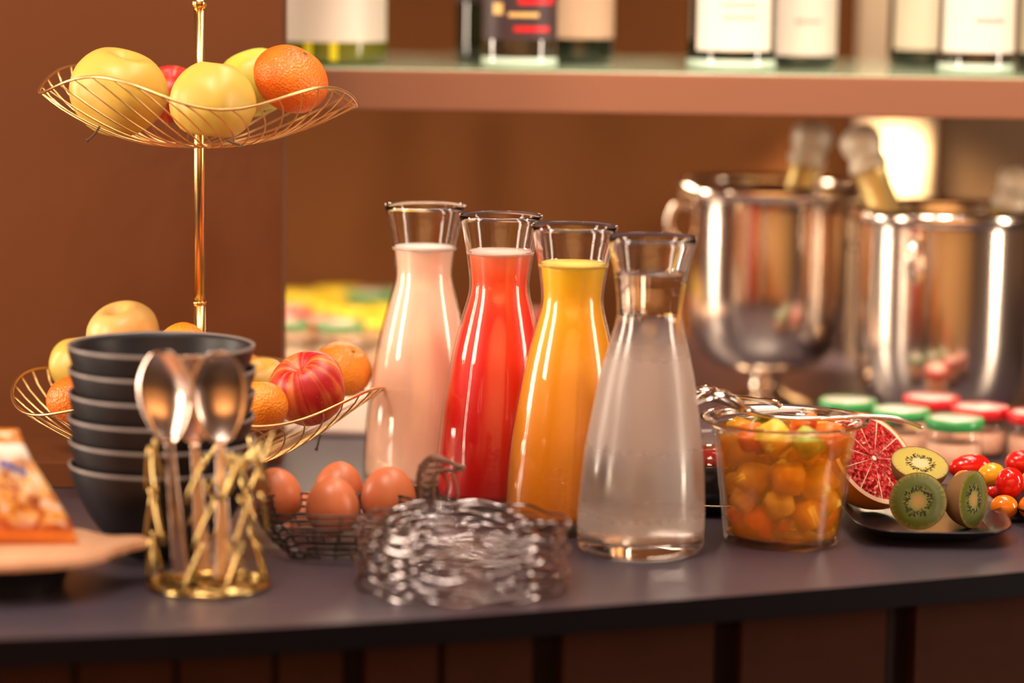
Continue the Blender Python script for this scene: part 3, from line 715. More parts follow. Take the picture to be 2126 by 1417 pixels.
# ================================================================== FRUIT SALAD GLASS
fc = atz(1622, 1121, 0)
salad = thing('salad_bowl', 'clear flared glass bowl filled with orange fruit salad', 'bowl', (fc.x, fc.y, Z0 + .0003))
SG = smooth_prof([(.0440, 0), (.0462, .0015), (.0472, .006), (.0495, .025), (.0530, .055), (.0562, .082), (.0580, .0915), (.0625, .0955), (.0668, .0972)], 4)
def sgr(z):
    for (r0, z0), (r1, z1) in zip(SG[:-1], SG[1:]):
        if z0 <= z <= z1 and z1 > z0: return r0 + (r1 - r0) * (z - z0) / (z1 - z0)
    return SG[-1][0]
inn = [(sgr(z) - .0022, z) for z in [.0065 + (.0915 - .0065) * i / 24 for i in range(25)]]
prof = [(0, .001), (.040, .0008)] + SG + [(.0676, .0985), (.0668, .0998), (.0625, .0985), (.0585, .0955)] + inn[::-1] + [(.040, .0055), (0, .0055)]
gb_ = lathe(prof, 64)
for f_ in gb_.faces: f_.material_index = 1 if f_.calc_center_median().z > .090 else 0
obj('glass_body', gb_, None, salad, mats=[M_thin, M_glass])
M_syrup, nt, b = newmat('fruit_syrup'); L = nt.links; nt.nodes.remove(b)
out = [n for n in nt.nodes if n.type == 'OUTPUT_MATERIAL'][0]
gb = N(nt, 'ShaderNodeBsdfTransparent'); gb.inputs[0].default_value = (1.0, .80, .38, 1)
df = N(nt, 'ShaderNodeBsdfPrincipled'); df.inputs['Base Color'].default_value = (.95, .48, .03, 1); df.inputs['Roughness'].default_value = .12
mx = N(nt, 'ShaderNodeMixShader'); mx.inputs[0].default_value = .28
L.new(gb.outputs[0], mx.inputs[1]); L.new(df.outputs[0], mx.inputs[2]); L.new(mx.outputs[0], out.inputs[0])
lp = [(0, .0062), (.039, .0064)] + [(sgr(z) - .0026, z) for z in [.0075 + (.0900 - .0075) * i / 20 for i in range(21)]] + [(0, .0900)]
obj('syrup', lathe(lp, 56), M_syrup, salad)
CK = [('mango', (.92, .42, .02)), ('melon', (.90, .66, .22)), ('pineapple', (.90, .55, .05)), ('papaya', (.86, .17, .02)), ('green grape', (.40, .44, .05)), ('pear', (.90, .62, .34))]
desc = {'mango': 'orange mango cube in the fruit salad glass', 'melon': 'pale yellow melon cube in the fruit salad glass', 'pineapple': 'yellow pineapple chunk in the fruit salad glass', 'papaya': 'red-orange papaya chunk in the fruit salad glass', 'green grape': 'green fruit piece in the fruit salad glass', 'pear': 'pale pink pear chunk in the fruit salad glass'}
rnd = random.Random(21); placed = []
tries = 0
while len(placed) < 44 and tries < 6000:
    tries += 1
    z = rnd.uniform(.016, .089); a = rnd.uniform(-PI, 0.15) if rnd.random() < .8 else rnd.uniform(0, 2 * PI)
    Rm = sgr(min(z, .088)) - .0022
    rad = (Rm - .0145) * (1 if rnd.random() < .7 else rnd.random())
    p = Vector((rad * math.cos(a), rad * math.sin(a), z))
    if any((p - q).length < .0215 for q in placed): continue
    placed.append(p)
    kind, colr = rnd.choices(CK, weights=[4, 3.5, 5, 1.6, 1.4, 2.2])[0]
    s = rnd.uniform(.0092, .0130)
    bm = bmesh.new(); bmesh.ops.create_cube(bm, size=2 * s)
    for v in bm.verts: v.co = Vector((v.co.x * rnd.uniform(.75, 1.15), v.co.y * rnd.uniform(.75, 1.1), v.co.z * rnd.uniform(.6, 1.1)))
    bmesh.ops.bevel(bm, geom=bm.edges[:], offset=s * .18, segments=2, affect='EDGES')
    o = obj('fruit_chunk', bm, plain(kind + '_flesh', colr, .35, sss=.3, var=.15, vscale=120), None, True, (fc.x + p.x, fc.y + p.y, Z0 + p.z))
    o.rotation_euler = (rnd.uniform(0, 3), rnd.uniform(0, 3), rnd.uniform(0, 3))
    band = ['at the bottom', 'lower half', 'upper half', 'at the top'][min(3, int((p.z - .014) / .0195))]
    side = ['at the left', 'left of centre', 'in the middle', 'right of centre', 'at the right'][min(4, max(0, int((p.x + .045) / .018)))]
    tag(o, ('large ' if s > .0112 else '') + desc[kind].replace(' in the fruit salad glass', '') + f', {band} of the salad glass {side}' + (', behind' if p.y > .005 else ''), 'fruit', kind + ' pieces in the fruit salad')
# servers lying across the glass
def server(ptspx, Ys, label, bl, bw, dep, flip, mat=M_cutlery, tines=False, hw=(.0032, .0072)):
    P = [aty(x, y, Y) for (x, y), Y in zip(ptspx, Ys)]; o0 = P[-1]
    t = thing('serving_spoon', label, 'serving spoon', o0)
    spoon_parts(t, [p - o0 for p in P], bl, bw, dep, Vector((0, .25, 1)), mat, hw, 5, flip)
server([(1425, 858), (1455, 838), (1490, 828), (1522, 838), (1556, 856), (1610, 868), (1690, 870), (1780, 866), (1845, 868), (1882, 877), (1912, 888)], [2.215, 2.217, 2.22, 2.222, 2.225, 2.23, 2.235, 2.235, 2.235, 2.235, 2.235],
       'steel serving spoon lying across the fruit salad, handle pointing right', .052, .021, .008, -1)
server([(1410, 830), (1440, 818), (1480, 816), (1520, 822), (1555, 826), (1590, 830), (1608, 835), (1622, 843)], [2.27, 2.27, 2.272, 2.275, 2.28, 2.285, 2.29, 2.29],
       'second steel server behind, its short end resting over the fruit salad', .040, .018, .006, -1)

# ================================================================== JAM POT ON BLACK SAUCER (between water carafe and salad)
jx = aty(1486, 1040, 2.365).x
sau = obj('saucer', lathe(smooth_prof([(0, .001), (.030, 0), (.034, .002), (.042, .007), (.046, .010), (.0455, .0112), (.040, .009), (.030, .004), (0, .0035)], 3), 48), M_plate, None, True, (jx, 2.365, Z0 + .0003))
tag(sau, 'black saucer with a pale rim under the jam pot, behind the fruit salad', 'saucer')
rimo = obj('rim', tube([(.0458 * math.cos(2 * PI * i / 48), .0458 * math.sin(2 * PI * i / 48), .0108) for i in range(48)], .0007, 6, closed=True), plain('cream_rim', (.75, .6, .35), .3), sau)
jt = thing('jam_pot', 'small dark pot of red jam with a glass collar, behind the fruit salad', 'pot', (jx, 2.365, Z0 + .0045))
obj('pot_body', lathe(smooth_prof([(0, 0), (.026, 0), (.031, .006), (.033, .022), (.033, .036), (.031, .036), (.030, .03), (0, .028)], 3), 40), M_plate, jt)
obj('jam', lathe([(0, .0295), (.0296, .0295), (.0305, .045), (0, .047)], 32), plain('red_jam', (.28, .008, .004), .12), jt)
obj('glass_collar', lathe([(.0305, .0365), (.0335, .0365), (.0345, .058), (.0332, .058)], 40, closed=True), M_thin, jt)

# ================================================================== PLATE WITH GRAPEFRUIT AND KIWIS
def sq_plate(px, py, Y, hx, hy, hgt, label, rot=0):
    def sup(a, e=4): return 1 / ((abs(math.cos(a)) ** e + abs(math.sin(a)) ** e) ** (1 / e))
    prof = [(0, .0012), (.62, .0008), (.66, 0.0), (.72, .0015), (.86, .006), (.97, hgt - .0015), (1.0, hgt), (.995, hgt + .0012), (.95, hgt - .0002), (.80, .0062), (.66, .0032), (0, .0030)]
    bm = bmesh.new(); n = 72; rings = []
    for f, z in smooth_prof(prof, 3):
        if f < 1e-6: rings.append([bm.verts.new((0, 0, z))]); continue
        rings.append([bm.verts.new((f * hx * sup(2 * PI * i / n) * math.cos(2 * PI * i / n), f * hy * sup(2 * PI * i / n) * math.sin(2 * PI * i / n), z)) for i in range(n)])
    for A, B in zip(rings[:-1], rings[1:]):
        for i in range(n):
            j = (i + 1) % n
            if len(A) == 1: bm.faces.new((A[0], B[j], B[i]))
            elif len(B) == 1: bm.faces.new((A[i], A[j], B[0]))
            else: bm.faces.new((A[i], A[j], B[j], B[i]))
    bmesh.ops.recalc_face_normals(bm, faces=bm.faces)
    x = aty(px, py, Y).x
    o = obj('plate', bm, M_plate, None, True, (x, Y, Z0 + .0003)); o.rotation_euler = (0, 0, rot)
    tag(o, label, 'plate'); return o
sq_plate(1914, 1060, 2.315, .0655, .105, .013, 'black rounded plate holding the grapefruit and kiwi halves', 0)
sq_plate(2250, 1050, 2.385, .072, .105, .013, 'black rounded plate under the cherry tomatoes at the right edge', 0)

def radial_mat(name, stops, scale, seeds=None, streak=0, sss=.3, rough=.3, nang=60):
    """colour by distance from local z axis"""
    m, nt, b = newmat(name); L = nt.links
    tc = N(nt, 'ShaderNodeTexCoord'); mp = N(nt, 'ShaderNodeMapping'); mp.inputs['Scale'].default_value = (1 / scale, 1 / scale, 0); L.new(tc.outputs['Object'], mp.inputs[0])
    ln = N(nt, 'ShaderNodeVectorMath', operation='LENGTH'); L.new(mp.outputs[0], ln.inputs[0]); src = ln.outputs['Value']
    gr = N(nt, 'ShaderNodeTexGradient', gradient_type='RADIAL'); L.new(tc.outputs['Object'], gr.inputs[0])
    n = N(nt, 'ShaderNodeTexNoise', noise_dimensions='1D'); n.inputs['Scale'].default_value = nang; n.inputs['Detail'].default_value = 3; L.new(gr.outputs['Fac'], n.inputs['W'])
    a = N(nt, 'ShaderNodeMath', operation='MULTIPLY_ADD'); a.inputs[1].default_value = streak; L.new(n.outputs['Fac'], a.inputs[0])
    s_ = N(nt, 'ShaderNodeMath', operation='SUBTRACT'); s_.inputs[1].default_value = streak * .5; L.new(src, s_.inputs[0]); L.new(s_.outputs[0], a.inputs[2])
    r = N(nt, 'ShaderNodeValToRGB'); cr = r.color_ramp
    while len(cr.elements) < len(stops): cr.elements.new(.5)
    for e, (p, c) in zip(cr.elements, stops): e.position = p; e.color = (*c, 1)
    L.new(a.outputs[0], r.inputs[0]); L.new(r.outputs[0], b.inputs['Base Color'])
    n2 = N(nt, 'ShaderNodeTexNoise'); n2.inputs['Scale'].default_value = 500; L.new(tc.outputs['Object'], n2.inputs['Vector'])
    bp = N(nt, 'ShaderNodeBump'); bp.inputs['Strength'].default_value = .4; bp.inputs['Distance'].default_value = .001; L.new(n2.outputs['Fac'], bp.inputs['Height']); L.new(bp.outputs[0], b.inputs['Normal'])
    b.inputs['Roughness'].default_value = rough; b.inputs['Subsurface Weight'].default_value = sss; b.inputs['Subsurface Scale'].default_value = .006
    return m
M_kflesh = radial_mat('green_kiwi_flesh', [(.0, (.62, .36, .10)), (.17, (.55, .34, .10)), (.25, (.36, .34, .08)), (.46, (.20, .23, .025)), (.58, (.11, .14, .008)), (.85, (.13, .16, .008)), (.97, (.34, .26, .06))], 1, streak=.34)
M_kflesh2 = radial_mat('gold_kiwi_flesh', [(.0, (.85, .66, .38)), (.26, (.82, .64, .32)), (.34, (.60, .48, .12)), (.60, (.62, .50, .10)), (.9, (.60, .48, .10)), (.98, (.45, .3, .1))], 1, streak=.22)
M_kskin = plain('kiwi_skin', (.30, .15, .045), .75, bump=.5, bscale=500, var=.3, vscale=90)
M_seed = plain('kiwi_seed', (.012, .008, .006), .3)
def kiwi(px, py, Y, rpx, nrm, depth, label, flesh, seed):
    r = rpx / sc(Y); c = aty(px, py, Y)
    t = thing('kiwi_half', label, 'kiwi', c, align(nrm, seed), 'kiwi halves on the black plate')
    t.scale = (r, r, r)
    prof = smooth_prof([(0, -depth), (.42, -depth * .93), (.78, -depth * .65), (.96, -depth * .28), (1.0, 0), (.985, .012)], 5)
    obj('skin', lathe(prof, 48), M_kskin, t)
    obj('flesh', lathe([(0.985, .005), (.97, .022), (.6, .03), (0, .03)], 48), flesh, t)
    rnd = random.Random(seed); bm = bmesh.new()
    for k in range(150):
        a = rnd.uniform(0, 2 * PI); rr = rnd.uniform(.29, .45) + rnd.uniform(0, .12)
        mt = Matrix.Translation((rr * math.cos(a), rr * math.sin(a) , .032)) @ Matrix.Rotation(a, 4, 'Z') @ Matrix.Diagonal((.046, .017, .014, 1))
        bmesh.ops.create_icosphere(bm, subdivisions=1, radius=1, matrix=mt)
    o = obj('seeds', bm, M_seed, t); o['kind'] = 'stuff'
    return t
kiwi(1906, 1040, 2.268, 61, (-.04, -1, .16), 1.05, 'green kiwi half facing the camera at the front of the plate', M_kflesh, 2)
kiwi(1910, 962, 2.30, 61, (.10, -.42, .90), .95, 'golden-green kiwi half lying face up on top of the others', M_kflesh2, 5)
kiwi(2020, 1036, 2.285, 61, (.78, -.62, .06), 1.0, 'green kiwi half standing turned to the right at the plate end', M_kflesh, 9)
# grapefruit half
gr_c = aty(1814, 951, 2.350); gr_r = .0440
gt = thing('grapefruit_half', 'pink grapefruit half with cut face turned up, behind the kiwis', 'grapefruit', gr_c, align((.50, -.62, .60), .4))
gt.scale = (gr_r,) * 3
obj('peel', lathe(smooth_prof([(0, -.95), (.4, -.88), (.74, -.64), (.94, -.30), (1.0, 0), (.985, .012)], 6), 64), citrus_mat('grapefruit_peel', (.88, .25, .02), (.90, .33, .04)), gt)
gt.children[0].data.materials[0].node_tree.nodes['Principled BSDF'].inputs['Roughness'].default_value = .45
obj('pith', lathe([(.985, .006), (.97, .016), (.5, .018), (0, .018)], 64), plain('pith', (.92, .62, .45), .6), gt)
M_gflesh, nt, b = newmat('grapefruit_vesicles'); L = nt.links
tc = N(nt, 'ShaderNodeTexCoord'); v1 = N(nt, 'ShaderNodeTexVoronoi'); v1.inputs['Scale'].default_value = 9; n1 = N(nt, 'ShaderNodeTexNoise'); n1.inputs['Scale'].default_value = 6; n1.inputs['Distortion'].default_value = 2.5; n1.inputs['Detail'].default_value = 5
L.new(tc.outputs['Object'], v1.inputs['Vector']); L.new(tc.outputs['Object'], n1.inputs['Vector'])
r = N(nt, 'ShaderNodeValToRGB'); cr = r.color_ramp
st = [(.36, (.50, .008, .015)), (.5, (.72, .025, .03)), (.60, (.80, .12, .09)), (.70, (.90, .42, .30))]
while len(cr.elements) < len(st): cr.elements.new(.5)
for e, (p, c) in zip(cr.elements, st): e.position = p; e.color = (*c, 1)
L.new(n1.outputs['Fac'], r.inputs[0]); L.new(r.outputs[0], b.inputs['Base Color'])
bp = N(nt, 'ShaderNodeBump'); bp.inputs['Strength'].default_value = .8; bp.inputs['Distance'].default_value = .03; L.new(v1.outputs['Distance'], bp.inputs['Height']); L.new(bp.outputs[0], b.inputs['Normal'])
b.inputs['Roughness'].default_value = .2; b.inputs['Subsurface Weight'].default_value = .3; b.inputs['Subsurface Scale'].default_value = .006
M_gflesh_old = plain('grapefruit_flesh', (.72, .035, .035), .22, sss=.35, sssr=(1, .2, .15), bump=1.0, bscale=9, var=.55, vscale=7)
for k in range(11):
    a0 = 2 * PI * k / 11 + .012; a1 = 2 * PI * (k + 1) / 11 - .012; bm = bmesh.new()
    def P_(r, a, z): return bm.verts.new((r * math.cos(a), r * math.sin(a), z))
    ns = 8; rs = [.05, .2, .4, .6, .8, .89]; grid = []
    for ri, r_ in enumerate(rs):
        row = []
        for j in range(ns + 1):
            edge = (j in (0, ns)) or ri in (0, len(rs) - 1)
            pinch = .022 / max(r_, .07)*.0
            row.append(P_(r_, a0 + (a1 - a0) * j / ns, .019 if edge else .034 + .006 * math.sin(ri * 5 + j * 3 + k)))
        grid.append(row)
    for A, B in zip(grid[:-1], grid[1:]):
        for j in range(ns): bm.faces.new((A[j], B[j], B[j + 1], A[j + 1]))
    obj('segment', bm, M_gflesh, gt)

# ------------------------------------------------------------------ cherry tomatoes
M_tomr = plain('red_tomato_skin', (.72, .012, .008), .12, sss=.2, coat=.4)
M_tomo = plain('orange_tomato_skin', (.88, .22, .01), .12, sss=.2, coat=.4)
M_tomy = plain('yellow_tomato_skin', (.90, .40, .02), .12, sss=.2, coat=.4)
def tomato(px, py, rpx, Y, mat, ax, label, el=1.25):
    c = aty(px, py, Y); r = rpx / sc(Y); bm = bmesh.new()
    bmesh.ops.create_uvsphere(bm, u_segments=28, v_segments=20, radius=r)
    for v in bm.verts:
        s = math.hypot(v.co.x, v.co.y) / r; v.co.z *= el; v.co.z -= r * .12 * math.exp(-(s / .25) ** 2) * (1 if v.co.z > 0 else 0)
    t = obj('cherry_tomato', bm, mat, None, True, c); t.rotation_euler = align(ax)
    tag(t, label, 'tomato', 'cherry tomatoes at the right edge')
    return t
tomato(2013, 968, 26, 2.395, M_tomr, (1, .1, .12), 'red plum tomato lying at the left of the tomatoes, behind the kiwis', 1.75)
tomato(2002, 1000, 25, 2.335, M_tomo, (.3, 1, .1), 'orange cherry tomato showing between the kiwi halves', 1.1)
tomato(2058, 985, 25, 2.37, M_tomy, (1, 0, .3), 'yellow-orange cherry tomato above the right-hand kiwi half', 1.2)
tomato(2060, 1022, 28, 2.400, M_tomr, (0, 1, .2), 'dark red cherry tomato close right of the kiwi halves', 1.1)
tomato(2096, 1002, 30, 2.345, M_tomr, (.25, -.3, 1), 'shiny red cherry tomato standing up, second from the right edge', 1.15)
tomato(2118, 960, 27, 2.40, M_tomr, (1, 0, .1), 'red cherry tomato on top at the right edge', 1.2)
tomato(2085, 1052, 26, 2.325, M_tomo, (1, -.1, 0), 'orange cherry tomato in front at the plate rim', 1.15)
tomato(2140, 1052, 26, 2.325, M_tomo, (1, .1, 0), 'orange cherry tomato cut by the right edge, at the plate rim', 1.0)
tomato(2140, 1002, 25, 2.36, M_tomy, (1, .1, 0), 'yellow cherry tomato cut by the right edge of the picture', 1.0)

# ================================================================== JARS WITH COLOURED LIDS
M_jarcont = plain('beige_yogurt', (.72, .42, .30), .5, sss=.2)
M_jarcont2 = plain('cream_yogurt', (.86, .66, .46), .5)
LID = {'green': (.05, .36, .10), 'red': (.72, .02, .03), 'yellow': (.92, .66, .04)}
def jar(px, py, Y, r, hz, colname, label, cont, group, topcol=(.80, .66, .58)):
    x = aty(px, py, Y).x
    t = thing('jar', label, 'jar', (x, Y, Z0 + (.0090 if group.startswith('far') and px < 860 else .0003)), (0, 0, 0), group)
    hb = hz - .009
    obj('glass_body', lathe(smooth_prof([(0, .001), (r * .85, 0), (r * .96, .003), (r * .97, hb * .7), (r * .93, hb * .92), (r * .88, hb)], 4), 32), M_thin, t)
    obj('contents', lathe([(0, .003), (r * .88, .003), (r * .91, .006), (r * .91, hb * .62), (0, hb * .62)], 28), cont, t)
    lid = obj('lid', lathe([(r * .96, hb - .001), (r, hb), (r, hz - .002), (r * .97, hz), (r * .9, hz + .0002), (r * .86, hz - .0006), (0, hz - .0006)], 40), plain(colname + '_lid', LID[colname], .3, coat=.3), t)
    obj('lid_top', lathe([(0, hz), (r * .80, hz), (r * .80, hz - .0004)], 32), plain('pale_lid_print' + str(topcol), topcol, .35, coat=.3), lid)
zl = .046
for px, py, cn, lb in ((1760, 829, 'green', 'small jar with green lid, leftmost of the jars before the buckets'), (1871, 848, 'green', 'small jar with green lid, between the leftmost and the frontmost green ones'), (1982, 867, 'green', 'small jar with green lid, frontmost, above the tomatoes'),
                       (1934, 823, 'red', 'small jar with red lid, farthest back below the right bucket'), (2035, 843, 'red', 'small jar with red lid, in the middle of the three red ones'), (2152, 855, 'red', 'small jar with red lid cut by the right edge of the picture')):
    p = atz(px, py, zl); jar(px, py, p.y, .0272, zl, cn, lb, M_jarcont, 'small jars with green and red lids')
# back-left cluster
bl = [(596, 668, 'red', 3.16), (622, 672, 'yellow', 3.30), (668, 676, 'yellow', 3.20), (705, 662, 'yellow', 3.34), (735, 690, 'yellow', 3.16), (770, 672, 'green', 3.32), (800, 695, 'yellow', 3.18), (845, 672, 'green', 3.33), (600, 700, 'green', 3.06), (655, 700, 'red', 3.07), (712, 715, 'green', 3.05), (775, 722, 'yellow', 3.06), (1085, 640, 'red', 3.22)]
where = ['next to the brown panel edge', 'at the back, second from the panel edge', 'in the middle row left of the pink carafe', 'at the back, third from the panel', 'in the middle row, nearer the pink carafe', 'at the back close to the pink carafe', 'just left of the pink carafe neck', 'hidden behind the pink carafe', 'in the front row by the panel edge', 'in the front row, second from the panel', 'in the front row, third from the panel', 'in the front row beside the pink carafe', 'seen between the red and orange carafes']
for (px, py, cn, Y), wh in zip(bl, where):
    jar(px, py, Y, .031, .056, cn, f'far jar with {cn} lid, {wh}', M_jarcont2, 'far jars with coloured lids', topcol=LID[cn] if cn == 'yellow' else (.80, .55, .45))

tx0 = aty(560, 800, 2.9).x; tx1 = aty(880, 800, 2.9).x
tr_ = obj('added_tray', box(tx0, tx1, 2.69, 3.44, Z0 + .0004, Z0 + .0085, .003), plain('cream_patch_tone', (.62, .47, .40), .35, var=.05, vscale=12), None, False)  # added slab whose pale tone stands in for the brighter patch of counter
tag(tr_, 'added cream tray for the pale patch under the far jars, by the pink carafe', 'tray')
# ================================================================== ICE BUCKETS
def bucket(px, Y, hz, rr_, rb, foot, label, grp='champagne buckets'):
    x = aty(px, 600, Y).x
    t = thing('ice_bucket', label, 'ice bucket', (x, Y, Z0 + .0003), (0, 0, 1.1 if foot < .01 else 0), grp)
    z1 = foot
    prof = [(0, z1), (rb * .35, z1 + .001), (rb * .65, z1 + .008), (rb * .88, z1 + .030), (rb * .98, z1 + .065), (rb, z1 + .11), (rb * 1.01, hz - .018), (rr_ * .97, hz - .010)]
    prof = smooth_prof(prof, 5)
    inner = [(max(r - .002, 0), z + .002) for r, z in prof[::-1]]
    obj('bucket_body', lathe(prof + inner[:-1] + [(0, z1 + .002)], 72), M_silver, t)
    obj('rolled_rim', lathe([(rr_ + .0055 * math.cos(a), hz - .007 + .008 * math.sin(a)) for a in [2 * PI * i / 12 for i in range(12)]], 72, closed=True), M_silver, t)
    if foot > .01: obj('foot', lathe(smooth_prof([(0, 0), (rb * .55, 0), (rb * .56, .003), (rb * .42, .010), (rb * .22, .018), (rb * .20, z1 - .004), (rb * .30, z1 + .004), (0, z1 + .004)], 4), 48), M_gold if False else M_silver, t)
    for s in (-1, 1):
        hx = s * (rb + .010)
        obj('handle', tube(smooth_path([(s * rb, -.002, hz - .028), (s * (rb + .012), -.002, hz - .026), (s * (rb + .020), -.002, hz - .042), (s * (rb + .015), -.002, hz - .060), (s * (rb - .001), -.002, hz - .066)], 5), .0042, 10), M_silver, t)
    return x
b1 = bucket(1592, 2.93, .233, .094, .083, .036, 'polished steel champagne bucket on a foot, behind the water carafe')
b2 = bucket(1957, 2.84, .217, .0925, .0865, .0, 'wider polished steel bucket at the right, below the cream column')
M_foil = plain('white_gold_foil', (.86, .78, .62), .4, .15, bump=.4, bscale=200)
M_foilg = plain('gold_foil', (.72, .54, .20), .35, .5, bump=.5, bscale=150)
def champ(px, py, Y, ax, xb, label, h=.30):
    tip = aty(px, py, Y); ax = Vector(ax).normalized()
    base = tip - ax * h; d = .307 - h
    t = thing('champagne_bottle', label, 'bottle', base, align(ax), 'champagne bottles in the buckets')
    obj('glass_body', lathe(smooth_prof([(0, 0), (.036, 0), (.040, .006), (.040, .12 - d), (.036, .155 - d), (.020, .20 - d), (.0155, .23 - d), (.0148, .285 - d), (0, .286 - d)], 4), 36), B_dark, t)
    obj('neck_foil', lathe(smooth_prof([(.0225, .195 - d), (.0175, .225 - d), (.0165, .255 - d), (.019, .262 - d)], 4), 32), M_foilg, t)
    obj('cap_foil', lathe(smooth_prof([(a_, b_ - d) for a_, b_ in ((.0190, .262), (.0195, .268), (.0172, .275), (.0205, .284), (.0205, .296), (.012, .305), (0, .307))], 4), 32), M_foil, t)
champ(1694, 252, 2.93, (.20, .0, 1), b1, 'champagne bottle with white and gold foil leaning out of the left bucket', .243)
champ(1776, 262, 2.84, (-.35, .155, 1), b2, 'gold-foiled champagne bottle leaning left against the bright column', .272)
champ(2128, 345, 2.84, (.33, -.165, 1), b2, 'champagne bottle at the right edge with only its foil top in view', .238)

# ================================================================== PADDLE BOARD, DARK DISH, SNACK BAG (front left)
dc = atz(-10, 1215, 0)
dd = obj('stand_dish', lathe(smooth_prof([(0, .001), (.045, 0), (.050, .002), (.054, .012), (.068, .024), (.0695, .0262), (.066, .0262), (.050, .014), (0, .012)], 3), 56), M_bowl, None, True, (dc.x, dc.y, Z0 + .0003))
tag(dd, 'low black dish under the pale wooden paddle at the front left', 'dish')
board = [(-.075, -.045), (-.045, -.064), (0, -.072), (.045, -.060), (.070, -.038), (.078, -.018), (.088, -.004), (.097, .008), (.100, .018), (.093, .026), (.083, .027), (.073, .026), (.062, .034), (.045, .052), (0, .064), (-.045, .056), (-.075, .035), (-.085, 0)]
bp_ = smooth_path([(x, y, 0) for x, y in board] + [(board[0][0], board[0][1], 0)], 4)[:-1]
bm = prism([(p.x, p.y) for p in bp_], 0, .007)
bmesh.ops.bevel(bm, geom=[e for e in bm.edges if abs(e.verts[0].co.z - e.verts[1].co.z) < 1e-6], offset=.002, segments=3, affect='EDGES')
pb = obj('paddle_board', bm, M_wood, None, False, (dc.x + .012, dc.y - .006, Z0 + .0268))
pb.rotation_euler = (0, 0, math.radians(4))
tag(pb, 'pale wooden paddle board with a rounded handle pointing right, under the snack bag', 'board')
# snack bag: a pillow standing on the board, leaning back
outl = [(-.062, .0), (-.03, -.001), (0, 0), (.03, .001), (.054, .004), (.050, .014), (.040, .034), (.028, .056), (.020, .070), (.014, .083), (.0085, .098), (.004, .100), (-.02, .101), (-.062, .102)]
def bag_bm():
    bm = bmesh.new(); nx, nz = 26, 26; fr = []; bk = []
    def right(v):
        zz = v * .100
        pts = [(.054, 0), (.050, .014), (.040, .034), (.028, .056), (.018, .074), (.012, .088), (.008, .100)]
        for (xa, za), (xb, zb_) in zip(pts[:-1], pts[1:]):
            if za <= zz <= zb_ + 1e-9: return xa + (xb - xa) * (zz - za) / (zb_ - za)
        return pts[-1][0]
    for i in range(nz + 1):
        v = i / nz; A = []; B = []
        xr = right(v); xl = -.075 + .02 * v
        for j in range(nx + 1):
            u = j / nx; x = xl + (xr - xl) * u; z = v * .1
            seal = min(1, (v / .10)) * min(1, (1 - v) / .14)
            d = .017 * (max(0, math.sin(PI * u)) ** .5) * (max(0, math.sin(PI * min(1, max(0, v)))) ** .6) * seal
            d += .0022 * noise.noise(Vector((x * 60, z * 60, 3))) * seal + .0004
            A.append(bm.verts.new((x, -d, z))); B.append(bm.verts.new((x, d * .8, z)))
        fr.append(A); bk.append(B)
    for g, fl in ((fr, 0), (bk, 1)):
        for i in range(nz):
            for j in range(nx):
                q = (g[i][j], g[i][j + 1], g[i + 1][j + 1], g[i + 1][j]); bm.faces.new(q if not fl else q[::-1])
    for i in range(nz):
        bm.faces.new((fr[i][nx], bk[i][nx], bk[i + 1][nx], fr[i + 1][nx])); bm.faces.new((bk[i][0], fr[i][0], fr[i + 1][0], bk[i + 1][0]))
    for j in range(nx):
        bm.faces.new((fr[0][j + 1], fr[0][j], bk[0][j], bk[0][j + 1])); bm.faces.new((fr[nz][j], fr[nz][j + 1], bk[nz][j + 1], bk[nz][j]))
    bmesh.ops.recalc_face_normals(bm, faces=bm.faces); return bm
m_bag, nt, b = newmat('snack_bag_print'); L = nt.links
tc = N(nt, 'ShaderNodeTexCoord'); sp = N(nt, 'ShaderNodeSeparateXYZ'); L.new(tc.outputs['Object'], sp.inputs[0])
dv = N(nt, 'ShaderNodeMath', operation='DIVIDE'); dv.inputs[1].default_value = .1; L.new(sp.outputs[2], dv.inputs[0])
r = N(nt, 'ShaderNodeValToRGB'); cr = r.color_ramp; cr.interpolation = 'EASE'
st = [(0, (.70, .22, .04)), (.08, (.80, .25, .03)), (.14, (.42, .05, .02)), (.24, (.62, .20, .08)), (.5, (.80, .50, .34)), (.70, (.82, .66, .52)), (.80, (.85, .74, .66)), (.86, (.80, .70, .62)), (.875, (.62, .20, .02)), (1, (.66, .22, .02))]
while len(cr.elements) < len(st): cr.elements.new(.5)
for e, (p, c) in zip(cr.elements, st): e.position = p; e.color = (*c, 1)
L.new(dv.outputs[0], r.inputs[0])
n = N(nt, 'ShaderNodeTexNoise'); n.inputs['Scale'].default_value = 75; n.inputs['Detail'].default_value = 2; n.inputs['Distortion'].default_value = 1.2; L.new(tc.outputs['Object'], n.inputs['Vector'])
r2 = N(nt, 'ShaderNodeValToRGB'); cr = r2.color_ramp
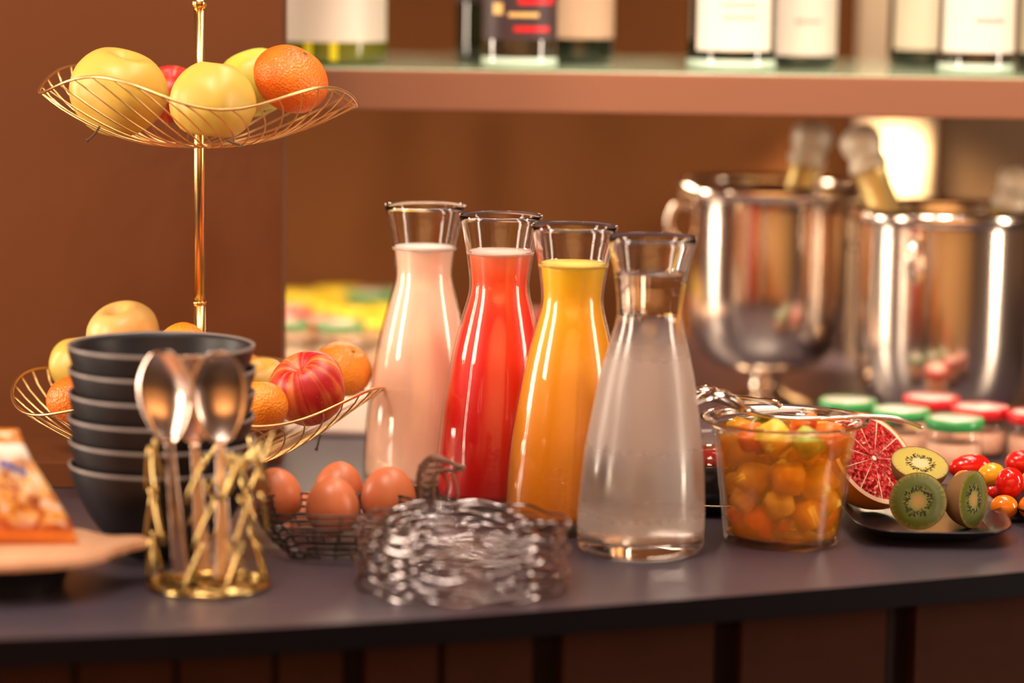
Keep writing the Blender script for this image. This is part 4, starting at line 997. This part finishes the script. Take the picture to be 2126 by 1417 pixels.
st = [(.30, (.88, .78, .72)), (.40, (.80, .52, .34)), (.47, (.85, .42, .04)), (.56, (.55, .12, .02)), (.64, (.24, .02, .015)), (.74, (.45, .36, .06))]  # printed blotches; the palest stop also paints whitish highlights
while len(cr.elements) < len(st): cr.elements.new(.5)
for e, (p, c) in zip(cr.elements, st): e.position = p; e.color = (*c, 1)
L.new(n.outputs['Fac'], r2.inputs[0])
gt_ = N(nt, 'ShaderNodeMapRange'); gt_.inputs[1].default_value = .80; gt_.inputs[2].default_value = .70; gt_.inputs[3].default_value = 0; gt_.inputs[4].default_value = .8; L.new(dv.outputs[0], gt_.inputs[0])
lo_ = N(nt, 'ShaderNodeMapRange'); lo_.inputs[1].default_value = .10; lo_.inputs[2].default_value = .2; L.new(dv.outputs[0], lo_.inputs[0])
mu = N(nt, 'ShaderNodeMath', operation='MULTIPLY'); L.new(gt_.outputs[0], mu.inputs[0]); L.new(lo_.outputs[0], mu.inputs[1])
mx = N(nt, 'ShaderNodeMixRGB'); L.new(mu.outputs[0], mx.inputs[0]); L.new(r.outputs[0], mx.inputs[1]); L.new(r2.outputs[0], mx.inputs[2]); L.new(mx.outputs[0], b.inputs['Base Color'])
b.inputs['Roughness'].default_value = .2
bag = thing('snack_bag', 'crumpled orange, white and red snack bag lying propped on the wooden paddle', 'snack bag', (dc.x + .012 - .003, dc.y - .012, Z0 + .0342), (math.radians(-14), 0, math.radians(2)))
bag.scale = (1, 1, .83)
obj('bag_body', bag_bm(), m_bag, bag)
bm = bmesh.new()
for k in range(7):
    bmesh.ops.create_circle(bm, cap_ends=True, segments=14, radius=1, matrix=Matrix.Translation((-.0005 + k * .0026, -.0192 + .0012 * abs(k - 2), .0685 - k * .0013 + .0012 * (k % 2))) @ Matrix.Rotation(PI / 2, 4, 'X') @ Matrix.Diagonal((.0017, .0030 if k % 3 else .0045, 1, 1)))
obj('blue_logo', bm, plain('blue_print', (.12, .16, .48), .4), bag, False)
print('objects', len(bpy.data.objects))
